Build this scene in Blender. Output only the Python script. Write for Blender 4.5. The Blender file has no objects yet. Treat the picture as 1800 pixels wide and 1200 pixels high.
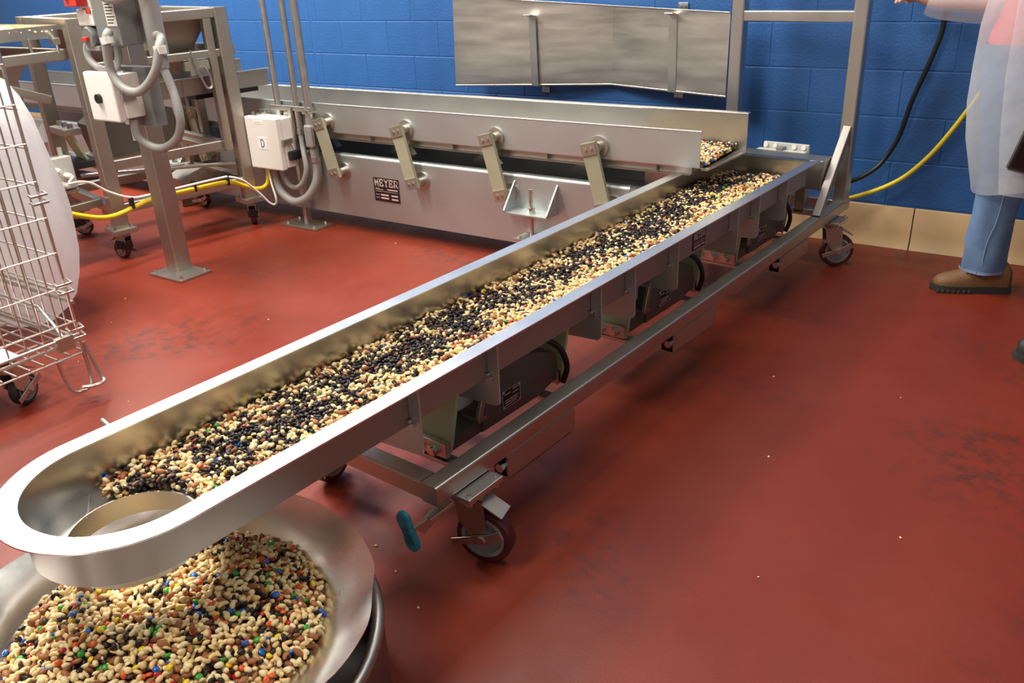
import bpy, bmesh, math, random
import numpy as np
from mathutils import Vector, Matrix, Euler

random.seed(7)
rng = np.random.default_rng(11)
SC = bpy.context.scene
COL = SC.collection
PI = math.pi

# ------------------------------------------------------------------ camera
cam_d = bpy.data.cameras.new('camera')
cam_d.sensor_width = 36.0
cam_d.lens = 1487.0 / 1800.0 * 36.0
cam_d.clip_start = 0.05
cam = bpy.data.objects.new('camera', cam_d)
COL.objects.link(cam)
yaw, pitch, roll = -0.61157, 0.43035, -0.04877
cy, sy, cp, sp = math.cos(yaw), math.sin(yaw), math.cos(pitch), math.sin(pitch)
fw = Vector((sy * cp, cy * cp, -sp))
rt = Vector((cy, -sy, 0))
up = rt.cross(fw)
r2 = math.cos(roll) * rt + math.sin(roll) * up
u2 = -math.sin(roll) * rt + math.cos(roll) * up
mw = Matrix(((r2.x, u2.x, -fw.x, 0), (r2.y, u2.y, -fw.y, 0), (r2.z, u2.z, -fw.z, 0), (0, 0, 0, 1)))
mw.translation = Vector((0, -4.2305, 1.3694))
cam.matrix_world = mw
SC.camera = cam

# ------------------------------------------------------------------ light
SC.view_settings.view_transform = 'Standard'
SC.view_settings.look = 'None'
SC.view_settings.gamma = 1.0
SC.view_settings.use_curve_mapping = False
SC.view_settings.exposure = 0.20

world = bpy.data.worlds.new('room_light')
SC.world = world
world.use_nodes = True
wbg = world.node_tree.nodes['Background']
wbg.inputs['Color'].default_value = (0.80, 0.78, 0.74, 1)
wbg.inputs['Strength'].default_value = 0.27

def ceiling_lamp(x, y, z, sx, sy_, power, color=(1.0, 0.95, 0.86), rz=0.0):
    d = bpy.data.lights.new('ceiling_lamp', 'AREA')
    d.shape = 'RECTANGLE'
    d.size = sx
    d.size_y = sy_
    d.energy = power
    d.color = color
    o = bpy.data.objects.new('ceiling_lamp', d)
    COL.objects.link(o)
    o.location = (x, y, z)
    o.rotation_euler = (0, 0, rz)
    return o

# rows of fluorescent fixtures under the ceiling
ceiling_lamp(-6.0, -1.6, 3.3, 1.3, 1.3, 200)
ceiling_lamp(-3.9, -2.8, 3.3, 0.6, 1.3, 150)
ceiling_lamp(-2.9, -1.1, 3.3, 1.3, 0.5, 65)
ceiling_lamp(-0.5, -1.3, 3.3, 1.3, 0.5, 26)
ceiling_lamp(-1.9, -4.3, 3.3, 0.5, 1.3, 60)

# ------------------------------------------------------------------ materials
MATS = {}
def nd(nt, t, **kw):
    n = nt.nodes.new(t)
    for k, v in kw.items():
        setattr(n, k, v)
    return n

def mat(name, color, rough=0.5, metal=0.0, var=0.0, vscale=8.0, bump=0.0, bscale=60.0,
        rvar=0.0, stretch=(1, 1, 1), spec=0.5, alpha=1.0, coat=0.0, sss=0.0):
    if name in MATS:
        return MATS[name]
    m = bpy.data.materials.new(name)
    m.use_nodes = True
    nt = m.node_tree
    b = nt.nodes['Principled BSDF']
    b.inputs['Base Color'].default_value = (*color, 1)
    b.inputs['Roughness'].default_value = rough
    b.inputs['Metallic'].default_value = metal
    b.inputs['Specular IOR Level'].default_value = spec
    b.inputs['Coat Weight'].default_value = coat
    b.inputs['Alpha'].default_value = alpha
    if sss:
        b.inputs['Subsurface Weight'].default_value = sss
        b.inputs['Subsurface Scale'].default_value = 0.01
    if var or bump or rvar:
        tc = nd(nt, 'ShaderNodeTexCoord')
        mp = nd(nt, 'ShaderNodeMapping')
        mp.inputs['Scale'].default_value = stretch
        nt.links.new(tc.outputs['Object'], mp.inputs['Vector'])
    if var or rvar:
        nz = nd(nt, 'ShaderNodeTexNoise')
        nz.inputs['Scale'].default_value = vscale
        nz.inputs['Detail'].default_value = 6
        nt.links.new(mp.outputs['Vector'], nz.inputs['Vector'])
    if var:
        cr = nd(nt, 'ShaderNodeMix', data_type='RGBA')
        cr.inputs['A'].default_value = (*[c * (1 - var) for c in color], 1)
        cr.inputs['B'].default_value = (*[min(1, c * (1 + var)) for c in color], 1)
        nt.links.new(nz.outputs['Fac'], cr.inputs['Factor'])
        nt.links.new(cr.outputs['Result'], b.inputs['Base Color'])
    if rvar:
        mr = nd(nt, 'ShaderNodeMapRange')
        mr.inputs['To Min'].default_value = max(0.02, rough - rvar)
        mr.inputs['To Max'].default_value = min(1, rough + rvar)
        nt.links.new(nz.outputs['Fac'], mr.inputs['Value'])
        nt.links.new(mr.outputs['Result'], b.inputs['Roughness'])
    if bump:
        n2 = nd(nt, 'ShaderNodeTexNoise')
        n2.inputs['Scale'].default_value = bscale
        n2.inputs['Detail'].default_value = 4
        bp = nd(nt, 'ShaderNodeBump')
        bp.inputs['Strength'].default_value = bump
        bp.inputs['Distance'].default_value = 0.004
        nt.links.new(mp.outputs['Vector'], n2.inputs['Vector'])
        nt.links.new(n2.outputs['Fac'], bp.inputs['Height'])
        nt.links.new(bp.outputs['Normal'], b.inputs['Normal'])
    MATS[name] = m
    return m

STEEL = mat('brushed_steel', (0.60, 0.575, 0.53), 0.36, 1.0, 0.10, 5, 0.05, 220, 0.07)
STEELD = mat('satin_steel', (0.50, 0.47, 0.42), 0.42, 1.0, 0.10, 6, 0.05, 260, 0.06)
RIM = mat('rim_steel', (0.74, 0.73, 0.71), 0.34, 1.0, 0.05, 9, 0.02, 240, 0.05)
PANEL = mat('bead_blasted_steel', (0.57, 0.60, 0.59), 0.54, 1.0, 0.10, 3, 0.06, 300, 0.06)
TROUGH = mat('trough_steel', (0.55, 0.53, 0.50), 0.30, 1.0, 0.06, 5, 0.03, 260, 0.05)
SKIRT = mat('matt_steel', (0.40, 0.365, 0.34), 0.56, 1.0, 0.06, 5, 0.04, 280, 0.04)
SHEET = mat('streaked_sheet', (0.62, 0.58, 0.52), 0.38, 1.0, 0.30, 5, 0.04, 160, 0.14, (0.6, 0.6, 4))
FOIL = mat('dented_sheet', (0.80, 0.79, 0.76), 0.25, 1.0, 0.14, 6, 0.40, 9, 0.12)
GALV = mat('galvanised_pipe', (0.62, 0.61, 0.58), 0.38, 1.0, 0.12, 30, 0.0, 60, 0.08)
WIRE = mat('zinc_wire', (0.66, 0.62, 0.56), 0.36, 1.0, 0.1, 20)
TAN = mat('tan_steel', (0.44, 0.40, 0.34), 0.42, 0.95, 0.08, 6, 0.04, 240, 0.05)
DARK = mat('black_enamel', (0.028, 0.026, 0.024), 0.42, 0.0, 0.2, 8, 0.05, 90)
BLACK = mat('black_plastic', (0.012, 0.012, 0.013), 0.4)
RUBBER = mat('black_rubber', (0.02, 0.02, 0.021), 0.6)
HOUSING = mat('drive_enamel', (0.13, 0.118, 0.10), 0.38, 0.2, 0.15, 10, 0.05, 120)
GREEN = mat('pale_green_fibreglass', (0.46, 0.50, 0.30), 0.5, 0.0, 0.08, 14)
GREEND = mat('khaki_fibreglass', (0.40, 0.39, 0.27), 0.5, 0.15, 0.08, 14)
CLAMP = mat('clamp_plate', (0.45, 0.42, 0.34), 0.42, 0.8)
BOLT = mat('zinc_bolt', (0.68, 0.66, 0.61), 0.28, 1.0)
TYRE = mat('maroon_polyurethane', (0.075, 0.016, 0.018), 0.36, 0, 0.15, 12)
HUB = mat('grey_hub', (0.30, 0.31, 0.30), 0.45, 0.2)
TEAL = mat('teal_cover', (0.015, 0.30, 0.42), 0.5, 0, 0.12, 40, 0.2, 90)
WHITEBOX = mat('white_enclosure', (0.84, 0.80, 0.74), 0.42, 0, 0.02, 6)
GREYBOX = mat('grey_enclosure', (0.20, 0.20, 0.19), 0.45, 0.1, 0.06, 8)
LGREY = mat('light_grey_plastic', (0.50, 0.50, 0.46), 0.45)
RED = mat('red_plastic', (0.60, 0.03, 0.025), 0.4)
FLEX = mat('grey_conduit', (0.30, 0.285, 0.265), 0.5)
YELLOW = mat('yellow_hose', (0.80, 0.60, 0.02), 0.42, 0, 0.06, 60)
WHITEC = mat('white_cable', (0.84, 0.82, 0.76), 0.45)
PAPER = mat('white_paper', (0.86, 0.86, 0.84), 0.8)
PRINT = mat('pale_print', (0.62, 0.57, 0.52), 0.6)
PLATE = mat('dark_nameplate', (0.030, 0.014, 0.014), 0.4, 0.1)
PLATEW = mat('nameplate_letters', (0.62, 0.50, 0.46), 0.5)
INK = mat('black_ink', (0.02, 0.02, 0.02), 0.6)
SKIN = mat('skin', (0.62, 0.34, 0.26), 0.5, 0, 0.08, 20, sss=0.1)
DENIM = mat('blue_denim', (0.12, 0.205, 0.36), 0.85, 0, 0.42, 11, 0.45, 300)
SEAM = mat('denim_seam', (0.20, 0.29, 0.44), 0.85)
SHIRT = mat('coral_shirt', (0.66, 0.08, 0.09), 0.8, 0, 0.1, 10)
LEATHER = mat('brown_leather', (0.20, 0.095, 0.035), 0.6, 0, 0.2, 18, 0.3, 120)
SOLE = mat('dark_sole', (0.035, 0.032, 0.028), 0.7)
HAIR = mat('brown_hair', (0.05, 0.03, 0.02), 0.6)

def translucent(name, color, density, rough=0.5):
    m = bpy.data.materials.new(name)
    m.use_nodes = True
    nt = m.node_tree
    for n in list(nt.nodes):
        nt.nodes.remove(n)
    out = nd(nt, 'ShaderNodeOutputMaterial')
    tr = nd(nt, 'ShaderNodeBsdfTransparent')
    df = nd(nt, 'ShaderNodeBsdfDiffuse'); df.inputs['Color'].default_value = (*color, 1)
    tl = nd(nt, 'ShaderNodeBsdfTranslucent'); tl.inputs['Color'].default_value = (*color, 1)
    gl = nd(nt, 'ShaderNodeBsdfGlossy'); gl.inputs['Roughness'].default_value = rough
    a = nd(nt, 'ShaderNodeMixShader'); a.inputs[0].default_value = 0.4
    nt.links.new(df.outputs[0], a.inputs[1]); nt.links.new(tl.outputs[0], a.inputs[2])
    g = nd(nt, 'ShaderNodeMixShader'); g.inputs[0].default_value = 0.06
    nt.links.new(a.outputs[0], g.inputs[1]); nt.links.new(gl.outputs[0], g.inputs[2])
    mx = nd(nt, 'ShaderNodeMixShader')
    tc = nd(nt, 'ShaderNodeTexCoord')
    nz = nd(nt, 'ShaderNodeTexNoise'); nz.inputs['Scale'].default_value = 5; nz.inputs['Detail'].default_value = 5
    nt.links.new(tc.outputs['Object'], nz.inputs['Vector'])
    mr = nd(nt, 'ShaderNodeMapRange')
    mr.inputs['From Min'].default_value = 0.3; mr.inputs['From Max'].default_value = 0.7
    mr.inputs['To Min'].default_value = density - 0.1; mr.inputs['To Max'].default_value = min(1, density + 0.1)
    nt.links.new(nz.outputs['Fac'], mr.inputs['Value'])
    nt.links.new(mr.outputs['Result'], mx.inputs[0])
    nt.links.new(tr.outputs[0], mx.inputs[1]); nt.links.new(g.outputs[0], mx.inputs[2])
    bp = nd(nt, 'ShaderNodeBump'); bp.inputs['Strength'].default_value = 0.6; bp.inputs['Distance'].default_value = 0.01
    n2 = nd(nt, 'ShaderNodeTexNoise'); n2.inputs['Scale'].default_value = 9; n2.inputs['Detail'].default_value = 4
    nt.links.new(tc.outputs['Object'], n2.inputs['Vector'])
    nt.links.new(n2.outputs['Fac'], bp.inputs['Height'])
    for s in (df, tl, gl):
        nt.links.new(bp.outputs['Normal'], s.inputs['Normal'])
    nt.links.new(mx.outputs[0], out.inputs['Surface'])
    MATS[name] = m
    return m

SMOCK = translucent('sheer_white_smock', (0.86, 0.88, 0.92), 0.43)
BAG = translucent('cloudy_plastic', (0.90, 0.89, 0.90), 0.80, 0.35)

def floor_material():
    m = bpy.data.materials.new('red_epoxy_floor')
    m.use_nodes = True
    nt = m.node_tree
    b = nt.nodes['Principled BSDF']
    tc = nd(nt, 'ShaderNodeTexCoord')
    def noise(scale, detail=5, rough=0.6, loc=(0, 0, 0)):
        mp = nd(nt, 'ShaderNodeMapping'); mp.inputs['Location'].default_value = loc
        nt.links.new(tc.outputs['Object'], mp.inputs['Vector'])
        n = nd(nt, 'ShaderNodeTexNoise')
        n.inputs['Scale'].default_value = scale; n.inputs['Detail'].default_value = detail
        n.inputs['Roughness'].default_value = rough
        nt.links.new(mp.outputs['Vector'], n.inputs['Vector'])
        return n
    def ramp(src, lo, hi, a=0.0, c=1.0):
        r = nd(nt, 'ShaderNodeMapRange')
        r.inputs['From Min'].default_value = lo; r.inputs['From Max'].default_value = hi
        r.inputs['To Min'].default_value = a; r.inputs['To Max'].default_value = c
        nt.links.new(src, r.inputs['Value'])
        return r.outputs['Result']
    base = nd(nt, 'ShaderNodeMix', data_type='RGBA')
    base.inputs['A'].default_value = (0.175, 0.0205, 0.0090, 1)
    base.inputs['B'].default_value = (0.226, 0.031, 0.0135, 1)
    nt.links.new(ramp(noise(2.2).outputs['Fac'], 0.3, 0.7), base.inputs['Factor'])
    # scuffed, greyish worn patches and a few ground-in dark marks
    st = nd(nt, 'ShaderNodeMix', data_type='RGBA')
    st.inputs['B'].default_value = (0.075, 0.022, 0.018, 1)
    nt.links.new(base.outputs['Result'], st.inputs['A'])
    mul = nd(nt, 'ShaderNodeMath', operation='MULTIPLY')
    nt.links.new(ramp(noise(1.3, 3, 0.5, (4.1, 2.3, 0)).outputs['Fac'], 0.52, 0.66), mul.inputs[0])
    nt.links.new(ramp(noise(17, 6, 0.75, (1.2, 0.4, 0)).outputs['Fac'], 0.46, 0.62), mul.inputs[1])
    nt.links.new(mul.outputs[0], st.inputs['Factor'])
    nt.links.new(st.outputs['Result'], b.inputs['Base Color'])
    nt.links.new(ramp(noise(5, 5, 0.6, (7, 1, 0)).outputs['Fac'], 0.3, 0.7, 0.34, 0.50), b.inputs['Roughness'])
    bp = nd(nt, 'ShaderNodeBump'); bp.inputs['Strength'].default_value = 0.10; bp.inputs['Distance'].default_value = 0.003
    nt.links.new(noise(150, 3).outputs['Fac'], bp.inputs['Height'])
    nt.links.new(bp.outputs['Normal'], b.inputs['Normal'])
    b.inputs['Specular IOR Level'].default_value = 0.36
    return m
FLOOR = floor_material()
BLUE = mat('blue_block_paint', (0.028, 0.112, 0.325), 0.42, 0, 0.14, 3, 0.55, 75, 0.06)
BLUEJ = mat('blue_joint_paint', (0.030, 0.118, 0.335), 0.42, 0, 0.1, 3, 0.2, 90)
TILE = mat('cream_cove_tile', (0.72, 0.50, 0.27), 0.40, 0, 0.10, 5, 0.04, 60, 0.05)
GROUT = mat('brown_grout', (0.16, 0.10, 0.055), 0.8)

# ------------------------------------------------------------------ mesh helper
OFF = {}
def V3(p):
    return np.array(p, float)

class MB:
    def __init__(self):
        self.v = []
        self.f = []
    def add(self, vs, fs):
        n = len(self.v)
        self.v += [tuple(map(float, x)) for x in vs]
        self.f += [tuple(i + n for i in q) for q in fs]
        return self
    def box(self, x0, x1, y0, y1, z0, z1):
        vs = [(x, y, z) for z in (z0, z1) for y in (y0, y1) for x in (x0, x1)]
        return self.add(vs, [(0, 2, 3, 1), (4, 5, 7, 6), (0, 1, 5, 4), (2, 6, 7, 3), (0, 4, 6, 2), (1, 3, 7, 5)])
    def rbox(self, x0, x1, y0, y1, z0, z1, r=0.006, seg=2):
        bm = bmesh.new()
        bmesh.ops.create_cube(bm, size=1)
        for v in bm.verts:
            v.co = ((x0 + x1) / 2 + v.co.x * (x1 - x0), (y0 + y1) / 2 + v.co.y * (y1 - y0), (z0 + z1) / 2 + v.co.z * (z1 - z0))
        bmesh.ops.bevel(bm, geom=list(bm.edges), offset=r, segments=seg, profile=0.5, affect='EDGES')
        bm.verts.index_update()
        self.add([v.co for v in bm.verts], [[v.index for v in f.verts] for f in bm.faces])
        bm.free()
        return self
    def frame(self, p, q, upv=(0, 0, 1)):
        p, q = V3(p), V3(q)
        d = q - p
        L = np.linalg.norm(d)
        d = d / L
        u = V3(upv)
        if abs(d @ u) > 0.98:
            u = V3((1, 0, 0)) if abs(d[0]) < 0.9 else V3((0, 1, 0))
        s = np.cross(d, u); s /= np.linalg.norm(s)
        u = np.cross(s, d)
        return p, q, d, s, u
    def sweep(self, p, q, prof, upv=(0, 0, 1)):
        p, q, d, s, u = self.frame(p, q, upv)
        n = len(prof)
        vs = [p + s * a + u * b for a, b in prof] + [q + s * a + u * b for a, b in prof]
        fs = [(i, (i + 1) % n, n + (i + 1) % n, n + i) for i in range(n)]
        fs += [tuple(range(n - 1, -1, -1)), tuple(range(n, 2 * n))]
        return self.add(vs, fs)
    def bar(self, p, q, w, h, r=0.006, upv=(0, 0, 1), seg=3):
        pr = []
        for sx, sy_, a0 in ((1, 1, 0), (-1, 1, PI / 2), (-1, -1, PI), (1, -1, 3 * PI / 2)):
            for k in range(seg + 1):
                a = a0 + PI / 2 * k / seg
                pr.append((sx * (w / 2 - r) + r * math.cos(a), sy_ * (h / 2 - r) + r * math.sin(a)))
        return self.sweep(p, q, pr, upv)
    def cyl(self, p, q, r, n=16, r1=None):
        p, q, d, s, u = self.frame(p, q)
        r1 = r if r1 is None else r1
        vs = []
        for c, rr in ((p, r), (q, r1)):
            vs += [c + (s * math.cos(2 * PI * k / n) + u * math.sin(2 * PI * k / n)) * rr for k in range(n)]
        fs = [(i, (i + 1) % n, n + (i + 1) % n, n + i) for i in range(n)] + [tuple(range(n - 1, -1, -1)), tuple(range(n, 2 * n))]
        return self.add(vs, fs)
    def tube(self, pts, r, n=10, smooth=0, caps=True):
        P = [V3(p) for p in pts]
        if smooth:
            Q = []
            for i in range(len(P) - 1):
                a = P[max(i - 1, 0)]; b = P[i]; c = P[i + 1]; d = P[min(i + 2, len(P) - 1)]
                for k in range(smooth):
                    t = k / smooth
                    Q.append(0.5 * (2 * b + (c - a) * t + (2 * a - 5 * b + 4 * c - d) * t * t + (3 * b - a - 3 * c + d) * t ** 3))
            Q.append(P[-1])
            if not np.isscalar(r):
                r = np.interp(np.linspace(0, len(P) - 1, len(Q)), range(len(P)), r)
            P = Q
        R = [r] * len(P) if np.isscalar(r) else list(r)
        T = []
        for i in range(len(P)):
            t = P[min(i + 1, len(P) - 1)] - P[max(i - 1, 0)]
            T.append(t / (np.linalg.norm(t) + 1e-12))
        u = V3((0, 0, 1)) if abs(T[0][2]) < 0.9 else V3((1, 0, 0))
        vs = []
        for i, t in enumerate(T):
            u = u - t * (u @ t); u /= np.linalg.norm(u)
            s = np.cross(t, u)
            vs += [P[i] + (s * math.cos(2 * PI * k / n) + u * math.sin(2 * PI * k / n)) * R[i] for k in range(n)]
        fs = []
        for i in range(len(P) - 1):
            for k in range(n):
                fs.append((i * n + k, i * n + (k + 1) % n, (i + 1) * n + (k + 1) % n, (i + 1) * n + k))
        if caps:
            fs += [tuple(range(n - 1, -1, -1)), tuple(range((len(P) - 1) * n, len(P) * n))]
        return self.add(vs, fs)
    def prism(self, poly, lo, hi, axis='y'):
        # polygon in the plane across `axis`: x -> (y,z), y -> (x,z), z -> (x,y)
        def m(a, b, t):
            return {'x': (t, a, b), 'y': (a, t, b), 'z': (a, b, t)}[axis]
        n = len(poly)
        vs = [m(a, b, lo) for a, b in poly] + [m(a, b, hi) for a, b in poly]
        fs = [(i, (i + 1) % n, n + (i + 1) % n, n + i) for i in range(n)] + [tuple(range(n - 1, -1, -1)), tuple(range(n, 2 * n))]
        return self.add(vs, fs)
    def lathe(self, prof, c=(0, 0, 0), n=48, axis='z', closed=False):
        vs, fs = [], []
        for k in range(n):
            a = 2 * PI * k / n
            for r, z in prof:
                if axis == 'z': vs.append((c[0] + r * math.cos(a), c[1] + r * math.sin(a), c[2] + z))
                elif axis == 'x': vs.append((c[0] + z, c[1] + r * math.cos(a), c[2] + r * math.sin(a)))
                else: vs.append((c[0] + r * math.cos(a), c[1] + z, c[2] + r * math.sin(a)))
        m = len(prof)
        for k in range(n):
            for j in range(m - 1 + (1 if closed else 0)):
                a, b = k * m + j, k * m + (j + 1) % m
                c2, d = ((k + 1) % n) * m + (j + 1) % m, ((k + 1) % n) * m + j
                fs.append((a, b, c2, d))
        return self.add(vs, fs)
    def build(self, name, material, parent=None, ang=38, local=None):
        off = OFF.get(parent.name, (0, 0, 0)) if parent else (0, 0, 0)
        me = bpy.data.meshes.new(name)
        me.from_pydata([(x - off[0], y - off[1], z - off[2]) for x, y, z in self.v], [], self.f)
        bm = bmesh.new(); bm.from_mesh(me)
        bmesh.ops.recalc_face_normals(bm, faces=bm.faces)
        bm.to_mesh(me); bm.free()
        me.materials.append(material)
        me.shade_smooth()
        me.set_sharp_from_angle(angle=math.radians(ang))
        o = bpy.data.objects.new(name, me)
        COL.objects.link(o)
        wn = o.modifiers.new('flat_faces', 'WEIGHTED_NORMAL')
        wn.keep_sharp = True
        if parent:
            o.parent = parent
            OFF[o.name] = off
        return o

def thing(name, label, cat, loc=(0, 0, 0), rz=None, group=None):
    o = bpy.data.objects.new(name, None)
    o.empty_display_size = 0.1
    COL.objects.link(o)
    o.location = loc
    if rz is None:
        OFF[o.name] = tuple(loc)
    else:
        o.rotation_euler = (0, 0, rz)
        OFF[o.name] = (0, 0, 0)
    o['label'] = label
    o['category'] = cat
    if group:
        o['group'] = group
    return o

def tag(o, label, cat, group=None):
    o['label'] = label
    o['category'] = cat
    if group:
        o['group'] = group
    return o

def struct(o, label=None):
    o['kind'] = 'structure'
    if label:
        o['label'] = label
    return o

def dup(o, parent=None, loc=None, rot=None):
    c = o.copy()
    COL.objects.link(c)
    if parent: c.parent = parent
    if loc is not None: c.location = loc
    if rot is not None: c.rotation_euler = rot
    OFF[c.name] = OFF.get(o.name, (0, 0, 0))
    for ch in list(o.children):
        dup(ch, c)
    return c

# letters as thick strokes in a 0..1 box
def arc(cx, cy_, rx, ry, a0, a1, n=8):
    return [(cx + rx * math.cos(math.radians(a0 + (a1 - a0) * k / n)), cy_ + ry * math.sin(math.radians(a0 + (a1 - a0) * k / n))) for k in range(n + 1)]
GLYPH = {
    'M': [[(.12, 0), (.12, 1)], [(.12, 1), (.5, .3)], [(.5, .3), (.88, 1)], [(.88, 1), (.88, 0)], [(0, .03), (.28, .03)], [(.72, .03), (1, .03)], [(0, .97), (.16, .97)], [(.84, .97), (1, .97)]],
    'E': [[(.15, 0), (.15, 1)], [(0, .97), (.9, .97)], [(0, .03), (.95, .03)], [(.15, .5), (.65, .5)], [(.88, .78), (.88, .97)], [(.93, .03), (.93, .24)], [(.65, .38), (.65, .62)]],
    'Y': [[(.5, 0), (.5, .45)], [(.5, .45), (.12, 1)], [(.5, .45), (.88, 1)], [(.3, .03), (.7, .03)], [(0, .97), (.28, .97)], [(.72, .97), (1, .97)]],
    'R': [[(.15, 0), (.15, 1)], [(0, .97), (.6, .97)], arc(.58, .73, .27, .24, 90, -90), [(.15, .49), (.6, .49)], [(.5, .49), (.85, .03)], [(0, .03), (.32, .03)], [(.75, .03), (1, .03)]],
    'D': [[(.12, 0), (.12, 1)], [(.12, .95), (.45, .95)], arc(.42, .5, .46, .45, 90, -90, 12), [(.45, .05), (.12, .05)]],
}
def write(word, org, ux, uz, nrm, w, h, gap, th, name, material, parent, sw=0.13):
    """strokes standing th proud of a plate; ux right, uz up, nrm out of the plate"""
    mb = MB()
    org, ux, uz, nrm = V3(org), V3(ux), V3(uz), V3(nrm)
    for i, ch in enumerate(word):
        x0 = i * (w + gap)
        for st in GLYPH[ch]:
            for (ax, ay), (bx, by) in zip(st[:-1], st[1:]):
                p = org + ux * (x0 + ax * w) + uz * (ay * h)
                q = org + ux * (x0 + bx * w) + uz * (by * h)
                d = q - p
                L = np.linalg.norm(d)
                if L < 1e-9: continue
                d /= L
                s = np.cross(nrm, d) * (sw * h * 0.5)
                e = d * (sw * h * 0.2)
                vs = [p - e - s, q + e - s, q + e + s, p - e + s]
                mb.add([v + nrm * 0.0002 for v in vs] + [v + nrm * th for v in vs],
                       [(4, 5, 6, 7), (0, 1, 5, 4), (1, 2, 6, 5), (2, 3, 7, 6), (3, 0, 4, 7)])
    return mb.build(name, material, parent)

# ================================================================== THE SETTING
fl = MB().box(-9.5, 3.0, -7.5, 0.0, -0.05, 0.0).build('floor', FLOOR)
struct(fl, 'red epoxy floor with scuffs and dark stains')

H = 0.2032
wall = MB().box(-9.5, 3.0, 0.0022, 0.18, 0.0, 3.4).build('wall_back', BLUEJ)
struct(wall, 'blue painted concrete block wall')
def block_mesh(L):
    g, c = 0.0030, 0.0022
    x0, x1, z0, z1 = g, L - g, g, H - g
    vs = [(x0, .006, z0), (x1, .006, z0), (x1, .006, z1), (x0, .006, z1),
          (x0, c, z0), (x1, c, z0), (x1, c, z1), (x0, c, z1),
          (x0 + c, 0, z0 + c), (x1 - c, 0, z0 + c), (x1 - c, 0, z1 - c), (x0 + c, 0, z1 - c)]
    fs = [(8, 9, 10, 11)]
    for a, b in ((0, 4), (4, 8)):
        for k in range(4):
            fs.append((a + k, a + (k + 1) % 4, b + (k + 1) % 4, b + k))
    me = bpy.data.meshes.new('block')
    me.from_pydata(vs, [], fs)
    me.materials.append(BLUE)
    return me
BM = block_mesh(2 * H)
JX = -4.475                                   # control joint in the block wall
halfs = {}
for row in range(1, 9):
    ph = -1.367 + (0 if row % 2 == 0 else H)
    k0 = int(math.floor((-7.4 - ph) / (2 * H)))
    for k in range(k0, k0 + 23):
        xa, xb = ph + k * 2 * H, ph + (k + 1) * 2 * H
        if xa > 1.2: continue
        pieces = [(xa, xb)]
        if xa < JX - 0.01 < xb or xa < JX + 0.01 < xb:
            pieces = [(xa, JX - 0.008), (JX + 0.008, xb)]
        for a, b in pieces:
            L = round(b - a, 3)
            if L < 0.03: continue
            me = BM if abs(L - 2 * H) < 0.002 else halfs.setdefault(L, block_mesh(L))
            o = bpy.data.objects.new('block', me)
            COL.objects.link(o)
            o.parent = wall
            o.location = (a, 0, row * H)
MB().box(JX - 0.006, JX + 0.006, 0.0025, 0.01, H, 1.83).build('control_joint', mat('dark_joint', (0.012, 0.045, 0.13), 0.6), wall)

base = MB().box(-9.5, 3.0, -0.004, 0.0, 0.0, H - 0.004).build('baseboard_back', GROUT)
struct(base, 'row of cream cove base tiles along the blue wall')
TL = 0.60
prof = [(-0.004, 0.199), (-0.013, 0.197), (-0.0145, 0.192), (-0.0145, 0.075), (-0.017, 0.045), (-0.023, 0.02), (-0.030, 0.001), (-0.004, 0.001)]
tme = None
for k in range(-13, 4):
    x = -0.625 + k * TL
    if tme is None:
        t = MB().prism(prof, 0.003, TL - 0.003, 'x').build('tile', TILE, base)
        tme = t.data
    else:
        t = bpy.data.objects.new('tile', tme); COL.objects.link(t); t.parent = base
    t.location = (x, 0, 0)

# ================================================================== MAIN TROUGH CONVEYOR (local frame: x across, y towards the wall)
TH = -0.071866
CO = Vector((-1.34, -2.9, 0))
conv = thing('vibratory_conveyor', 'long stainless vibratory conveyor trough on a wheeled frame running to the blue wall', 'conveyor', CO, TH)
def cw(a, b, z):                              # conveyor-local -> world
    c, s = math.cos(TH), math.sin(TH)
    return (CO.x + a * c - b * s, CO.y + a * s + b * c, z)

WI, WO, ZR, ZB, B0, B1 = 0.178, 0.222, 0.503, 0.400, -0.65, 2.36
def outline(r, far, n=36):
    pts = [(-r, far)]
    pts += [(-r, B0 + (far - B0) * k / 10) for k in range(9, 0, -1)]
    pts += [(-r * math.cos(PI * k / n), B0 - r * math.sin(PI * k / n)) for k in range(n + 1)]
    pts += [(r, B0 + (far - B0) * k / 10) for k in range(1, 10)] + [(r, far)]
    return pts
def ribbon(mb, A, B, zs_a, zs_b):
    n = len(A)
    vs = [(x, y, zs_a) for x, y in A] + [(x, y, zs_b) for x, y in B]
    mb.add(vs, [(i, i + 1, n + i + 1, n + i) for i in range(n - 1)])
m = MB()
I, Oo = outline(WI, B1), outline(WI + 0.003, B1)
ribbon(m, I, I, ZB, ZR - 0.001)
m.build('trough_wall', TROUGH, conv, 30)
m = MB()
ribbon(m, Oo, Oo, ZB, ZR - 0.001); ribbon(m, I, Oo, ZB, ZB)
m.build('outer_skirt', SKIRT, conv, 30)
m = MB()
F1, F2 = outline(WI - 0.0005, B1), outline(WO, B1 + 0.04)
ribbon(m, F1, F2, ZR + 0.0015, ZR + 0.0015); ribbon(m, F1, F2, ZR - 0.0025, ZR - 0.0025)
ribbon(m, F1, F1, ZR - 0.0025, ZR + 0.0015); ribbon(m, F2, F2, ZR - 0.0025, ZR + 0.0015)
m.build('rim_flange', RIM, conv, 50)
m = MB()
m.box(-WI, WI, B1 - 0.003, B1, ZB, ZR)
m.box(-WI, WI, B1 - 0.003, B1 + 0.04, ZR - 0.0025, ZR + 0.0015)
m.build('trough_end', TROUGH, conv)
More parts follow.
